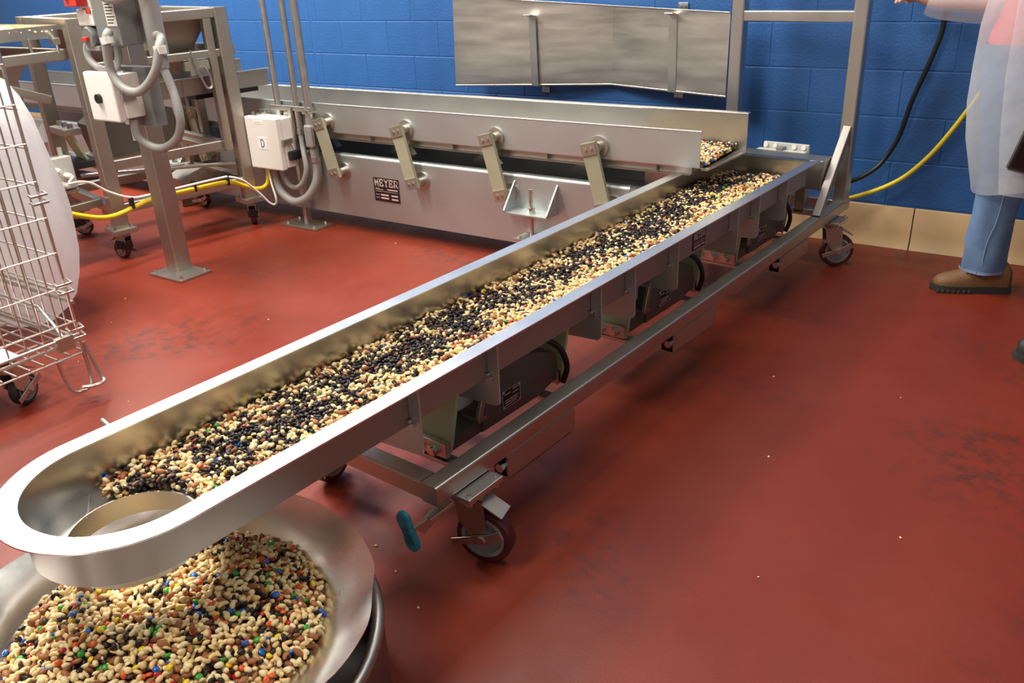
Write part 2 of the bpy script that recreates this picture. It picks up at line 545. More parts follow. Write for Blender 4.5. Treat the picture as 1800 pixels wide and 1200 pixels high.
# floor of the trough with the round discharge opening
ZF = 0.404
HC, HR = (0.022, -0.665), 0.118
m = MB()
m.box(-WI, WI, -0.45, B1, ZB, ZF)
def bound(th):
    d = np.array([math.cos(th), math.sin(th)])
    lo, hi = 0.0, 1.0
    for _ in range(40):
        t = (lo + hi) / 2
        x, y = HC[0] + d[0] * t, HC[1] + d[1] * t
        ok = abs(x) <= WI and y <= -0.45 and (y > B0 or x * x + (y - B0) ** 2 <= WI * WI)
        lo, hi = (t, hi) if ok else (lo, t)
    return HC[0] + d[0] * lo, HC[1] + d[1] * lo
NN = 96
ring = [(HC[0] + HR * math.cos(2 * PI * k / NN), HC[1] + HR * math.sin(2 * PI * k / NN)) for k in range(NN)]
outr = [bound(2 * PI * k / NN) for k in range(NN)]
for z, s in ((ZF, 1), (ZB, -1)):
    m.add([(x, y, z) for x, y in ring] + [(x, y, z) for x, y in outr], [(k, (k + 1) % NN, NN + (k + 1) % NN, NN + k) for k in range(NN)])
m.build('trough_floor', STEEL, conv)
m = MB().lathe([(HR, 0.006), (HR, -0.039), (HR + 0.003, -0.039), (HR + 0.003, 0.006)], (HC[0], HC[1], ZF), 64, closed=True)
m.build('discharge_spout', STEEL, conv)
m = MB()
m.bar((-0.165, -0.655, ZF + 0.002), (-0.09, -0.70, ZF + 0.002), 0.004, 0.003, 0.001)
m.build('floor_fold', RIM, conv)
MB().cyl((-0.205, -0.56, 0.497), (-0.262, -0.552, 0.497), 0.006, 12).build('locating_pin', RIM, conv)

# saddle gussets under the trough
GB = [-0.076, 0.204, 0.677, 0.868, 1.142, 1.60, 1.79, 2.06]
def gusset_poly():
    p = [(0.216, ZR - 0.004), (0.216, 0.345)]
    p += [(0.198 + 0.018 * math.cos(math.radians(-90 * k / 5)), 0.343 + 0.018 * math.sin(math.radians(-90 * k / 5))) for k in range(1, 6)]
    p += [(0.0, 0.312)]
    left = [(-x, z) for x, z in reversed(p[:-1])]
    p = p + left
    p += [(-WI - 0.004, ZR - 0.004), (-WI - 0.004, ZB - 0.001), (WI + 0.004, ZB - 0.001), (WI + 0.004, ZR - 0.004)]
    return p
g0 = MB().prism(gusset_poly(), -0.0025, 0.0025, 'y').build('gusset', PANEL, conv)
g0.location = (0, GB[0], 0)
bo = MB().cyl((0.186, -0.004, 0.412), (0.186, -0.014, 0.412), 0.006, 6)
bo.cyl((0.196, -0.004, 0.405), (0.196, -0.010, 0.405), 0.004, 6)
bo.build('bolt', BOLT, g0)
for b in GB[1:]:
    dup(g0, conv, (0, b, 0))

# nameplate on the near wall of the trough
NP = MB().box(WI + 0.003, WI + 0.005, 1.308, 1.402, 0.409, 0.474).build('nameplate', PLATE, conv)
NP['label'] = 'dark maker nameplate'
write('MEYER', (WI + 0.005, 1.314, 0.447), (0, 1, 0), (0, 0, 1), (1, 0, 0), 0.0138, 0.022, 0.0032, 0.0008, 'lettering', PLATEW, NP, 0.16)
mb = MB()
for (y0, y1, z0) in ((1.315, 1.352, .435), (1.362, 1.395, .435), (1.315, 1.338, .416), (1.342, 1.366, .416), (1.372, 1.396, .416), (1.315, 1.396, .428)):
    mb.box(WI + .005, WI + .0056, y0, y1, z0, z0 + (.006 if z0 < .42 else .0018))
mb.build('small_print', PLATEW, NP)

# wheeled base frame
ZT, ZL = 0.275, 0.224
zc = (ZT + ZL) / 2
def fbar(name, p, q, w=0.051, h=0.051, mt=STEELD, r=0.006, upv=(0, 0, 1)):
    return MB().bar(p, q, w, h, r, upv).build(name, mt, conv)
AN, AF = 0.2475, -0.285
fbar('frame_beam', (AN, -0.105, zc), (AN, 2.71, zc))
fbar('frame_beam', (AF, -0.105, zc), (AF, 2.71, zc))
fbar('cross_member', (AF + 0.026, -0.079, zc), (AN - 0.026, -0.079, zc))
fbar('cross_member', (AF + 0.026, 2.66, zc), (AN - 0.026, 2.66, zc))
for b in (0.10, 0.52, 0.985, 1.40, 1.83, 2.24):
    fbar('drive_support', (AF + 0.026, b, 0.187), (AN - 0.03, b, 0.187), 0.04, 0.012, STEEL, 0.002)
    for sx, e in ((AF + 0.03, 1), (AN - 0.03, -1)):
        MB().box(sx - 0.004, sx + 0.004, b - 0.02, b + 0.02, 0.181, 0.24).build('support_tab', STEELD, conv)
def pocket(b0, b1):
    poly = [(b0, ZL), (b0 + 0.004, 0.157), (b1 - 0.02, 0.157)]
    poly += [(b1 - 0.02 + 0.02 * math.sin(math.radians(90 * k / 5)), 0.177 - 0.02 * math.cos(math.radians(90 * k / 5))) for k in range(1, 6)]
    poly += [(b1, ZL)]
    m = MB().prism(poly, 0.268, 0.274, 'x')
    m.prism(poly, 0.222, 0.228, 'x')
    m.box(0.222, 0.274, b0 + 0.004, b1 - 0.02, 0.157, 0.162)
    return m.build('fork_pocket', STEELD, conv)
for b0, b1 in ((0.150, 0.450), (1.02, 1.33), (1.90, 2.20)):
    p = pocket(b0, b1)
    MB().cyl((0.262, b0 - 0.012, 0.198), (0.262, b0 + 0.01, 0.198), 0.009, 6).cyl((0.262, b0 - 0.020, 0.198), (0.262, b0 - 0.01, 0.198), 0.013, 6).build('bolt', BOLT, p)

# uprights and braces at the wall end
for a, nm in ((0.243, 'upright'), (-0.303, 'upright')):
    fbar('upright', (a, 2.665, ZT - 0.02), (a, 2.665, 1.95), 0.060, 0.060, STEEL, 0.007, (0, 1, 0))
fbar('crossbar', (-0.273, 2.665, 1.062), (0.213, 2.665, 1.062), 0.05, 0.046, STEEL)
fbar('crossbar', (-0.273, 2.665, 1.90), (0.213, 2.665, 1.90), 0.05, 0.05, STEEL)
for a in (0.245, -0.303):
    fbar('brace', (a, 2.355, ZT - 0.005), (a, 2.645, 0.60), 0.036, 0.036, SKIRT, 0.005)
# rear support panel and junction box
m = MB().rbox(-0.205, 0.222, 2.445, 2.56, 0.362, 0.492, 0.006)
m.build('rear_panel', STEELD, conv)
fbar('panel_post', (0.12, 2.50, ZT - 0.03), (0.12, 2.50, 0.37), 0.05, 0.05, STEELD, 0.005, (0, 1, 0))
fbar('panel_post', (-0.15, 2.50, ZT - 0.03), (-0.15, 2.50, 0.37), 0.05, 0.05, STEELD, 0.005, (0, 1, 0))
fbar('panel_rail', (AF + 0.026, 2.50, zc), (AN - 0.026, 2.50, zc), 0.05, 0.03)
m = MB().rbox(-0.150, 0.085, 2.572, 2.63, 0.40, 0.486, 0.008)
m.rbox(-0.130, 0.088, 2.628, 2.645, 0.39, 0.514, 0.006)
jb = m.build('junction_box', LGREY, conv)
MB().rbox(-0.05, -0.02, 2.585, 2.632, 0.484, 0.500, 0.003).build('latch', GREYBOX, jb)
for a in (-0.115, -0.07, 0.02, 0.065):
    MB().cyl((a, 2.620, 0.500), (a, 2.630, 0.500), 0.010, 12).build('lid_screw', WHITEBOX, jb)
MB().cyl((-0.03, 2.60, 0.30), (-0.03, 2.60, 0.40), 0.02, 12).build('cable_gland', BLACK, jb)

# vibrating drives
def drive(b):
    pol = [(0.245, 0.196), (0.285, 0.345), (0.42, 0.362), (0.585, 0.300), (0.605, 0.215), (0.50, 0.193)]
    h = MB().prism(pol, -0.105, 0.112, 'x')
    h.prism([(0.135, 0.194), (0.135, 0.222), (0.262, 0.236), (0.262, 0.194)], -0.10, 0.105, 'x')
    ho = h.build('drive_unit', HOUSING, conv)
    ho['label'] = 'dark vibrating drive unit'
    def spring(b0, z0, b1, z1, nm='leaf_spring'):
        dx, dz = b1 - b0, z1 - z0
        L = math.hypot(dx, dz); nx, nz = -dz / L * 0.006, dx / L * 0.006
        MB().prism([(b0 - nx, z0 - nz), (b1 - nx, z1 - nz), (b1 + nx, z1 + nz), (b0 + nx, z0 + nz)], -0.118, 0.122, 'x').build(nm, GREEN, ho)
    spring(0.108, 0.205, 0.160, 0.398)
    spring(0.60, 0.205, 0.655, 0.398)
    for bb in (0.108, 0.60):
        MB().rbox(-0.118, 0.125, bb - 0.022, bb - 0.004, 0.197, 0.240, 0.003).build('clamp_bar', STEEL, ho)
        for a in (-0.085, -0.03, 0.03, 0.085):
            MB().cyl((a, bb - 0.036, 0.219), (a, bb - 0.020, 0.219), 0.017, 6).cyl((a, bb - 0.040, 0.219), (a, bb - 0.030, 0.219), 0.012, 12).build('bolt', BOLT, ho)
    MB().rbox(-0.115, 0.120, 0.135, 0.150, 0.355, 0.392, 0.003).build('clamp_bar', STEEL, ho)
    # coil window in the face next to the spring
    fr = MB()
    fr.rbox(0.060, 0.118, 0.225, 0.262, 0.232, 0.246, 0.003).rbox(0.060, 0.118, 0.255, 0.290, 0.325, 0.338, 0.003)
    fr.bar((0.112, 0.235, 0.240), (0.112, 0.268, 0.332), 0.012, 0.02, 0.003)
    fr.build('coil_frame', STEELD, ho)
    MB().rbox(-0.04, 0.075, 0.195, 0.262, 0.268, 0.318, 0.008).build('armature', LGREY, ho)
    npl = MB().box(0.112, 0.1135, 0.335, 0.415, 0.222, 0.278).build('data_plate', PLATE, ho)
    q = MB()
    for (y0, y1, z0) in ((.345, .372, .262), (.380, .408, .268), (.380, .405, .256), (.345, .405, .243), (.345, .405, .236), (.345, .395, .229)):
        q.box(.1135, .1139, y0, y1, z0, z0 + .0035)
    q.box(.1135, .1139, .335, .337, .222, .278).box(.1135, .1139, .413, .415, .222, .278).box(.1135, .1139, .335, .415, .222, .224).box(.1135, .1139, .335, .415, .276, .278)
    for y0, z0 in ((.340, .227), (.410, .227), (.340, .273), (.410, .273)):
        q.cyl((.1135, y0, z0), (.1155, y0, z0), .004, 8)
    q.build('plate_print', PLATEW, ho)
    w = MB()
    for k in range(6):
        w.box(.112, .1125, .445, .53 - .006 * (k % 3), .305 - k * .014, .3075 - k * .014)
    w.build('raised_text', HOUSING, ho)
    MB().tube([(0.02, 0.36, 0.372), (0.06, 0.42, 0.388), (0.10, 0.50, 0.380), (0.135, 0.57, 0.330), (0.145, 0.60, 0.26), (0.13, 0.60, 0.20)], 0.009, 10, 5).build('power_cable', BLACK, ho)
    MB().rbox(0.0, 0.05, 0.33, 0.39, 0.352, 0.372, 0.004).build('cable_clip', BLACK, ho)
    ho.location = (0, b, 0)
    return ho
d0 = drive(0.0)
for b in (0.875, 1.715):
    dup(d0, conv, (0, b, 0))

# casters
def caster(name, parent, r=0.075, w=0.038, hub=HUB, tyre=TYRE, teal=True):
    """origin on the floor under the swivel; wheel rolls along local x, its face looks to local -y"""
    e = 0.028
    fk = MB()
    fk.cyl((0, 0, r * 2 + 0.030), (0, 0, r * 2 + 0.052), 0.034, 20)
    for s in (-1, 1):
        y = s * (w / 2 + 0.006)
        fk.prism([(-0.038, r * 2 + 0.036), (0.036, r * 2 + 0.036), (0.040, r * 2 - 0.01), (e + 0.016, r - 0.012), (e - 0.016, r - 0.012), (-0.030, r * 2 - 0.03)], y - 0.0022, y + 0.0022, 'y')
    fk.box(-0.038, 0.036, -w / 2 - 0.008, w / 2 + 0.008, r * 2 + 0.030, r * 2 + 0.036)
    f = fk.build(name, STEELD, parent)
    ty = MB().lathe([(r * 0.74, -w / 2), (r * 0.93, -w / 2), (r, -w / 2 + 0.007), (r, w / 2 - 0.007), (r * 0.93, w / 2), (r * 0.74, w / 2)], (e, 0, r), 40, 'y', True)
    ty.build('tyre', tyre, f)
    hb = MB().lathe([(0.008, -w / 2 - 0.001), (0.020, -w / 2 - 0.001), (0.024, -w / 2 + 0.008), (r * .60, -w / 2 + 0.008), (r * .64, -w / 2 - 0.001), (r * .75, -w / 2 - 0.001), (r * .75, w / 2 + 0.001), (r * .64, w / 2 + 0.001), (r * .60, w / 2 - 0.008), (0.024, w / 2 - 0.008), (0.020, w / 2 + 0.001), (0.008, w / 2 + 0.001)], (e, 0, r), 40, 'y', True)
    hb.build('hub', hub, f)
    MB().cyl((e, -w / 2 - 0.016, r), (e, w / 2 + 0.016, r), 0.0065, 8).cyl((e, -w / 2 - 0.018, r), (e, -w / 2 - 0.008, r), 0.012, 6).build('axle_bolt', BOLT, f)
    br = MB()
    y = -w / 2 - 0.012
    br.bar((e - 0.075, y - 0.006, r - 0.016), (e - 0.02, y, r - 0.002), 0.004, 0.020, 0.001)
    br.bar((e - 0.02, y, r - 0.002), (e + 0.03, y, r + 0.012), 0.004, 0.024, 0.001)
    br.bar((e + 0.025, y, r + 0.010), (e + 0.056, y - 0.004, r + 0.030), 0.004, 0.024, 0.001)
    br.build('brake_lever', STEELD, f)
    cv = MB()
    cv.bar((0.030, 0, r * 2 + 0.030), (0.085, 0, r * 2 - 0.002), w + 0.018, 0.005, 0.001)
    cv.build('brake_cover', SKIRT, f)
    return f
PLZ = 0.205
def caster_plate(a, b):
    p = MB().rbox(a - 0.052, a + 0.052, b - 0.064, b + 0.064, PLZ, ZL - 0.002, 0.003)
    po = p.build('caster_plate', STEEL, conv)
    for sa in (-0.040, 0.040):
        for sb in (-0.050, 0.050):
            MB().cyl((a + sa, b + sb, ZL - 0.004), (a + sa, b + sb, ZL + 0.006), 0.006, 6).cyl((a + sa, b + sb, PLZ - 0.010), (a + sa, b + sb, PLZ), 0.007, 6).build('bolt', BOLT, po)
    return po
caster_plate(0.262, 0.020); caster_plate(-0.30, 0.020); caster_plate(0.262, 2.52); caster_plate(-0.30, 2.52)
c0 = caster('caster_fork', conv)
c0.location = (0.268, 0.020, 0.003); c0.rotation_euler = (0, 0, math.radians(16))
c1 = dup(c0, conv, (0.268, 2.52, 0.003), (0, 0, math.radians(38)))
c2 = dup(c0, conv, (-0.30, 0.020, 0.003), (0, 0, math.radians(100)))
c3 = dup(c0, conv, (-0.30, 2.52, 0.003), (0, 0, math.radians(140)))
# swivel lock lever with its teal sleeve on the front caster
lk = MB()
lk.bar((0.255, -0.045, 0.200), (0.236, -0.105, 0.178), 0.030, 0.012, 0.002).bar((0.244, -0.075, 0.193), (0.226, -0.125, 0.150), 0.008, 0.03, 0.002)
lk.bar((0.236, -0.105, 0.178), (0.218, -0.150, 0.160), 0.012, 0.012, 0.002)
lko = lk.build('swivel_lock', STEELD, c0)
lko.matrix_parent_inverse = Matrix.Identity(4)
lko.parent = conv
OFF[lko.name] = (0, 0, 0)
tl = MB()
for k, (a, b, z, r) in enumerate([(0.203, -0.150, 0.190, 0.021), (0.209, -0.151, 0.178, 0.020), (0.216, -0.151, 0.162, 0.018), (0.222, -0.151, 0.146, 0.021), (0.226, -0.151, 0.134, 0.022)]):
    tl.lathe([(0.001, -0.008), (r * .8, -0.008), (r, -0.004), (r, 0.004), (r * .8, 0.008), (0.001, 0.008)], (a, b, z), 18, 'y')
tl.build('teal_sleeve', TEAL, lko)

# ================================================================== WALL CONVEYOR
XL, XR = -7.0, -1.305
YF, YK = -0.98, -0.62
wc = thing('wall_conveyor', 'long stainless vibratory conveyor with pale green spring arms beside the blue wall', 'conveyor', (-3.6, -0.8, 0))
m = MB()
m.box(XL, XR, YF, YF + 0.003, 0.540, 0.683)
m.bar((XL, YF + 0.004, 0.684), (XR + 0.002, YF + 0.004, 0.684), 0.012, 0.006, 0.0025)
m.build('pan_front_wall', PANEL, wc)
m = MB().box(XL, XR + 0.065, YK - 0.003, YK, 0.540, 0.699)
m.bar((XL, YK + 0.012, 0.700), (XR + 0.065, YK + 0.012, 0.700), 0.036, 0.006, 0.0025)
m.build('pan_back_wall', STEEL, wc)
m = MB().box(XL, XR + 0.02, YF, YK, 0.536, 0.540)
m.bar((XR + 0.02, YF + 0.002, 0.533), (XR + 0.05, YK - 0.002, 0.533), 0.03, 0.008, 0.002)
m.box(XR, XR + 0.04, YF + 0.01, YK, 0.534, 0.540)
m.build('pan_floor', STEEL, wc)
m = MB()
m.box(XL, -1.35, YF + 0.03, YF + 0.033, 0.500, 0.536).box(XL, -1.35, YF + 0.01, YF + 0.033, 0.500, 0.503)
m.build('pan_stiffener', STEELD, wc)
for k in range(11):
    x = -1.50 - k * 0.27
    MB().prism([(YF + 0.004, 0.536), (YF + 0.004, 0.512), (YF + 0.06, 0.497), (YK - 0.06, 0.497), (YK - 0.01, 0.536)], x - 0.002, x + 0.002, 'x').build('cross_rib', STEELD, wc)
# base box, open on top
m = MB()
X2 = -1.625
yf, yk = -0.97, -0.63
prof = [(yf, 0.085), (yf, 0.408), (yf + 0.004, 0.418), (yf + 0.012, 0.424), (yf + 0.03, 0.425), (yf + 0.03, 0.421), (yf + 0.014, 0.420), (yf + 0.007, 0.415), (yf + 0.004, 0.406), (yf + 0.004, 0.089),
        (yk - 0.004, 0.089), (yk - 0.004, 0.425), (yk, 0.425), (yk, 0.085)]
m.prism(prof, XL, X2, 'x')
m.build('base_box', PANEL, wc)
MB().box(X2 - 0.004, X2, yf + 0.002, yk, 0.089, 0.33).build('base_end', PANEL, wc)
MB().box(XL, X2 + 0.24, YK + 0.02, YK + 0.04, 0.30, 0.50).build('rear_beam', STEELD, wc)
MB().box(X2 + 0.02, X2 + 0.24, YF + 0.12, YF + 0.14, 0.36, 0.50).box(X2 - 0.2, X2 + 0.24, YF + 0.14, YK + 0.02, 0.36, 0.364).build('end_bracket', STEELD, wc)
for k in range(6):
    x = -1.95 - 0.56 * k
    MB().prism([(x - 0.10, 0.41), (x, 0.475), (x + 0.02, 0.47), (x + 0.075, 0.41)], -0.80, -0.76, 'y').build('counterweight', STEELD, wc)
# spring arms
def arm(x, z1=0.612, z0=0.300, mt=GREEND):
    xb = x + 0.082
    y = YF - 0.034
    dx, dz = xb - x, z0 - z1
    L = math.hypot(dx, dz)
    px, pz = -dz / L * 0.036, dx / L * 0.036          # half width across the arm
    poly = [(x - px, z1 - pz), (xb - px, z0 - pz), (xb + px, z0 + pz), (x + px, z1 + pz)]
    a = MB().prism(poly, y - 0.014, y + 0.004, 'y').build('spring_arm', mt, wc)
    for (cx, cz, t, yy) in ((x, z1, 0.14, YF), (xb, z0, 0.86, yf)):
        sgn = -1 if cz == z1 else 1
        qx, qz = cx - sgn * dx / L * 0.026 * -1 * -1, cz - sgn * dz / L * 0.026 * -1 * -1
        e = 0.028 if sgn < 0 else -0.028
        mx, mz = cx + dx / L * e, cz + dz / L * e
        cl = [(mx - px - dx / L * 0.026, mz - pz - dz / L * 0.026), (mx - px + dx / L * 0.026, mz - pz + dz / L * 0.026), (mx + px + dx / L * 0.026, mz + pz + dz / L * 0.026), (mx + px - dx / L * 0.026, mz + pz - dz / L * 0.026)]
        MB().prism(cl, y - 0.020, y - 0.0142, 'y').build('clamp_plate', CLAMP, a)
        for s in (-0.4, 0.4):
            MB().cyl((mx + px * s, y - 0.026, mz + pz * s), (mx + px * s, y - 0.018, mz + pz * s), 0.008, 6).build('bolt', BOLT, a)
        sx = mx + px * 0.75
        MB().cyl((sx, y + 0.004, mz + 0.006), (sx, yy, mz + 0.006), 0.022, 16).lathe([(0.001, -0.008), (0.046, -0.008), (0.046, 0.0), (0.001, 0.0)], (sx, yy, mz + 0.006), 24, 'y').build('pivot_disc', STEEL, a)
    return a
for k in range(6):
    arm(-1.800 - 0.548 * k)
# nameplate
npw = MB().box(-3.135, -2.960, yf - 0.003, yf, 0.193, 0.320).build('nameplate', PLATE, wc)
npw['label'] = 'dark maker nameplate'
write('MEYER', (-3.126, yf - 0.003, 0.276), (1, 0, 0), (0, 0, 1), (0, -1, 0), 0.0275, 0.036, 0.0062, 0.001, 'lettering', PLATEW, npw, 0.17)
mb = MB()
for x0, x1, z0, z1 in ((-3.125, -3.095, .262, .264), (-3.125, -3.07, .256, .258), (-3.04, -2.97, .257, .263), (-3.125, -2.97, .247, .2485), (-3.09, -3.035, .225, .233), (-3.015, -2.97, .225, .233), (-3.09, -3.035, .208, .216), (-3.015, -2.97, .206, .214), (-3.125, -3.10, .228, .230), (-3.125, -3.10, .211, .213)):
    mb.box(x0, x1, yf - .0036, yf - .003, z0, z1)
mb.build('small_print', PLATEW, npw)
# levelling feet
def foot(xa, xb):
    for x in (xa, xb):
        pass
    f = MB().prism([(xa, 0.258), (xb, 0.258), (xb, 0.264), (xa, 0.264)], yf - 0.10, yf, 'y').build('foot_bracket', PANEL, wc)
    for x in (xa, xb):
        MB().prism([(yf, 0.258), (yf - 0.10, 0.258), (yf - 0.105, 0.275), (yf - 0.004, 0.392), (yf, 0.395)], x - 0.003, x + 0.003, 'x').build('bracket_gusset', PANEL, f)
        MB().box(x - 0.004, x + 0.004, yf - 0.006, yf + 0.001, 0.29, 0.37).build('weld_bead', RIM, f)
    xm = (xa + xb) / 2 + 0.005
    MB().cyl((xm, yf - 0.055, 0.10), (xm, yf - 0.055, 0.375), 0.0095, 12).build('levelling_bolt', GALV, f)
    MB().cyl((xm, yf - 0.055, 0.264), (xm, yf - 0.055, 0.290), 0.018, 6).cyl((xm, yf - 0.055, 0.240), (xm, yf - 0.055, 0.258), 0.018, 6).build('nut', BOLT, f)
    MB().box(xm - 0.075, xm + 0.075, yf - 0.11, yf - 0.005, 0.135, 0.145).build('foot_plate', STEEL, f)
    MB().cyl((xm - 0.05, yf - 0.085, 0.142), (xm - 0.05, yf - 0.085, 0.152), 0.008, 6).build('bolt', BOLT, f)
    MB().cyl((xm + 0.05, yf - 0.085, 0.142), (xm + 0.05, yf - 0.085, 0.152), 0.008, 6).build('bolt', BOLT, f)
    MB().rbox(xm - 0.045, xm + 0.045, yf - 0.095, yf - 0.015, 0.06, 0.135, 0.004).build('rubber_block', RUBBER, f)
    MB().box(xm - 0.085, xm + 0.085, yf - 0.12, yf, 0.0, 0.060).build('foot_base', STEEL, f)
foot(-2.225, -1.990)
foot(-4.90, -4.66)
foot(-6.60, -6.36)

# ================================================================== CHUTE COVERS HUNG ON THE WALL
cov = thing('chute_cover', 'bent streaky steel chute cover held on the blue wall by two flat straps', 'cover', (-2.3, -0.03, 0.70))
def plate_quad(mb, pts, t=0.003):
    P = [V3(p) for p in pts]
    n = np.cross(P[1] - P[0], P[3] - P[0]); n /= np.linalg.norm(n)
    vs = P + [p + n * t for p in P]
    mb.add(vs, [(0, 1, 2, 3), (7, 6, 5, 4), (0, 4, 5, 1), (1, 5, 6, 2), (2, 6, 7, 3), (3, 7, 4, 0)])
JT, JBt = (-2.195, -0.035, 1.097), (-2.207, -0.035, 0.702)
LT, LB = (-3.115, -0.20, 1.165), (-3.135, -0.20, 0.683)
RT, RB = (-1.513, -0.17, 1.072), (-1.515, -0.17, 0.690)
m = MB(); plate_quad(m, [LB, JBt, JT, LT]); m.bar(LB, JBt, 0.010, 0.010, 0.003); m.build('left_sheet', SHEET, cov)
m = MB(); plate_quad(m, [JBt, RB, RT, JT]); m.bar(JBt, RB, 0.010, 0.010, 0.003); m.build('right_sheet', SHEET, cov)
m = MB(); m.bar(JT, RT, 0.022, 0.004, 0.001); m.bar(LT, JT, 0.022, 0.004, 0.001); m.build('top_flange', RIM, cov)
for xs, ys, z0, z1 in ((-2.635, -0.128, 0.690, 1.052), (-1.820, -0.118, 0.690, 1.058)):
    st = MB().bar((xs, ys, z0), (xs - 0.006, ys, z1), 0.044, 0.006, 0.001, (0, 1, 0)).build('strap', STEEL, cov)
    MB().bar((xs - 0.006, ys + 0.003, z1), (xs - 0.006, ys - 0.055, z1 + 0.012), 0.044, 0.006, 0.001).build('strap_hook', STEEL, st)
    MB().bar((xs, ys, z0 + 0.003), (xs, -0.001, z0 - 0.012), 0.044, 0.005, 0.001).build('strap_return', STEEL, st)
for x, z in ((-2.640, 0.655), (-1.830, 0.664), (-1.822, 1.092)):
    c = MB().rbox(x - 0.026, x + 0.026, -0.009, -0.0002, z - 0.018, z + 0.014, 0.002).build('wall_clip', STEEL, cov)
    for s in (-0.012, 0.012):
        MB().cyl((x + s, -0.014, z - 0.002), (x + s, -0.006, z - 0.002), 0.006, 6).build('bolt', BOLT, c)

# ================================================================== ENCLOSURE "D" ON ITS CONDUIT STAND
es = thing('control_box_stand', 'white electrical box marked D on a conduit stand in front of the wall conveyor', 'electrical box', (-3.65, -1.02, 0))
for x, y, r, z0 in ((-3.76, -1.0, 0.017, 0.60), (-3.612, -1.0, 0.017, 0.53), (-3.523, -1.0, 0.0215, 0.60)):
    MB().cyl((x, y, z0), (x, y, 2.6), r, 16).build('conduit_pipe', GALV, es)
MB().bar((-3.645, -1.01, 0.01), (-3.645, -1.01, 0.66), 0.042, 0.024, 0.003, (1, 0, 0)).build('strut_post', STEEL, es)
bp_ = MB().rbox(-3.79, -3.50, -1.095, -0.95, 0.0, 0.012, 0.002).build('base_plate', STEELD, es)
for x, y in ((-3.75, -1.065), (-3.54, -1.065), (-3.75, -0.975), (-3.54, -0.975)):
    MB().cyl((x, y, 0.010), (x, y, 0.026), 0.010, 6).build('anchor_bolt', BOLT, bp_)
MB().bar((-3.81, -1.005, 0.655), (-3.49, -1.005, 0.655), 0.03, 0.025, 0.002).build('strut_channel', STEELD, es)
bx = MB().rbox(-3.885, -3.645, -1.095, -1.0, 0.345, 0.612, 0.006)
bxo = bx.build('enclosure', WHITEBOX, es)
MB().rbox(-3.900, -3.648, -1.135, -1.093, 0.335, 0.620, 0.010, 3).build('enclosure_lid', WHITEBOX, bxo)
MB().box(-3.812, -3.738, -1.1366, -1.135, 0.447, 0.513).build('letter_card', PAPER, bxo)
write('D', (-3.789, -1.1366, 0.458), (1, 0, 0), (0, 0, 1), (0, -1, 0), 0.030, 0.044, 0.0, 0.0008, 'lettering', INK, bxo, 0.10)
MB().box(-3.822, -3.755, -1.1362, -1.135, 0.584, 0.602).build('small_label', PAPER, bxo)
mb = MB()
for k in range(5):
    mb.box(-3.812 + k * .010, -3.805 + k * .010, -1.1366, -1.1362, 0.590, 0.597)
mb.build('label_print', PRINT, bxo)
for z in (0.475,):
    MB().rbox(-3.648, -3.630, -1.115, -1.045, z, z + 0.028, 0.003).build('latch', STEELD, bxo)
MB().rbox(-3.647, -3.615, -1.085, -1.0, 0.385, 0.435, 0.008).build('padlock', BLACK, bxo)
MB().tube([(-3.632, -1.07, 0.475), (-3.628, -1.06, 0.455), (-3.630, -1.05, 0.43)], 0.003, 6, 3).build('shackle', STEEL, bxo)
for x in (-3.86, -3.675):
    MB().cyl((x, -1.03, 0.608), (x, -1.03, 0.622), 0.010, 8).rbox(x - 0.018, x + 0.018, -1.03, -0.995, 0.600, 0.640, 0.003).build('mounting_lug', STEEL, bxo)
cb = MB().rbox(-3.552, -3.494, -1.035, -0.965, 0.452, 0.575, 0.012, 3)
cb.cyl((-3.523, -1.0, 0.40), (-3.523, -1.0, 0.455), 0.024, 16).cyl((-3.523, -1.0, 0.575), (-3.523, -1.0, 0.61), 0.024, 16)
MB_ = cb.build('conduit_body', FLEX, es)
MB().rbox(-3.494, -3.484, -1.025, -0.975, 0.465, 0.562, 0.004).build('conduit_body_cover', STEEL, MB_)
MB().cyl((-3.523, -1.0, 0.372), (-3.523, -1.0, 0.402), 0.029, 8).build('conduit_nut', STEEL, MB_)
MB().rbox(-3.548, -3.498, -1.03, -0.975, 0.632, 0.652, 0.003).cyl((-3.50, -1.0, 0.642), (-3.465, -1.0, 0.642), 0.006, 8).build('pipe_clamp', BOLT, es)
MB().tube([(-3.523, -1.0, 0.385), (-3.52, -1.0, 0.33), (-3.53, -1.02, 0.25), (-3.585, -1.045, 0.175), (-3.68, -1.06, 0.145), (-3.765, -1.065, 0.19), (-3.80, -1.06, 0.27), (-3.80, -1.06, 0.35)], 0.024, 14, 6).build('flexible_conduit', FLEX, es)
MB().tube([(-3.612, -1.0, 0.54), (-3.60, -1.01, 0.46), (-3.575, -1.03, 0.40), (-3.565, -1.04, 0.33), (-3.60, -1.05, 0.255), (-3.665, -1.055, 0.225), (-3.725, -1.055, 0.26), (-3.745, -1.05, 0.35)], 0.015, 12, 6).build('flexible_conduit', FLEX, es)
MB().cyl((-3.612, -1.0, 0.515), (-3.612, -1.0, 0.545), 0.021, 8).build('conduit_nut', STEEL, es)

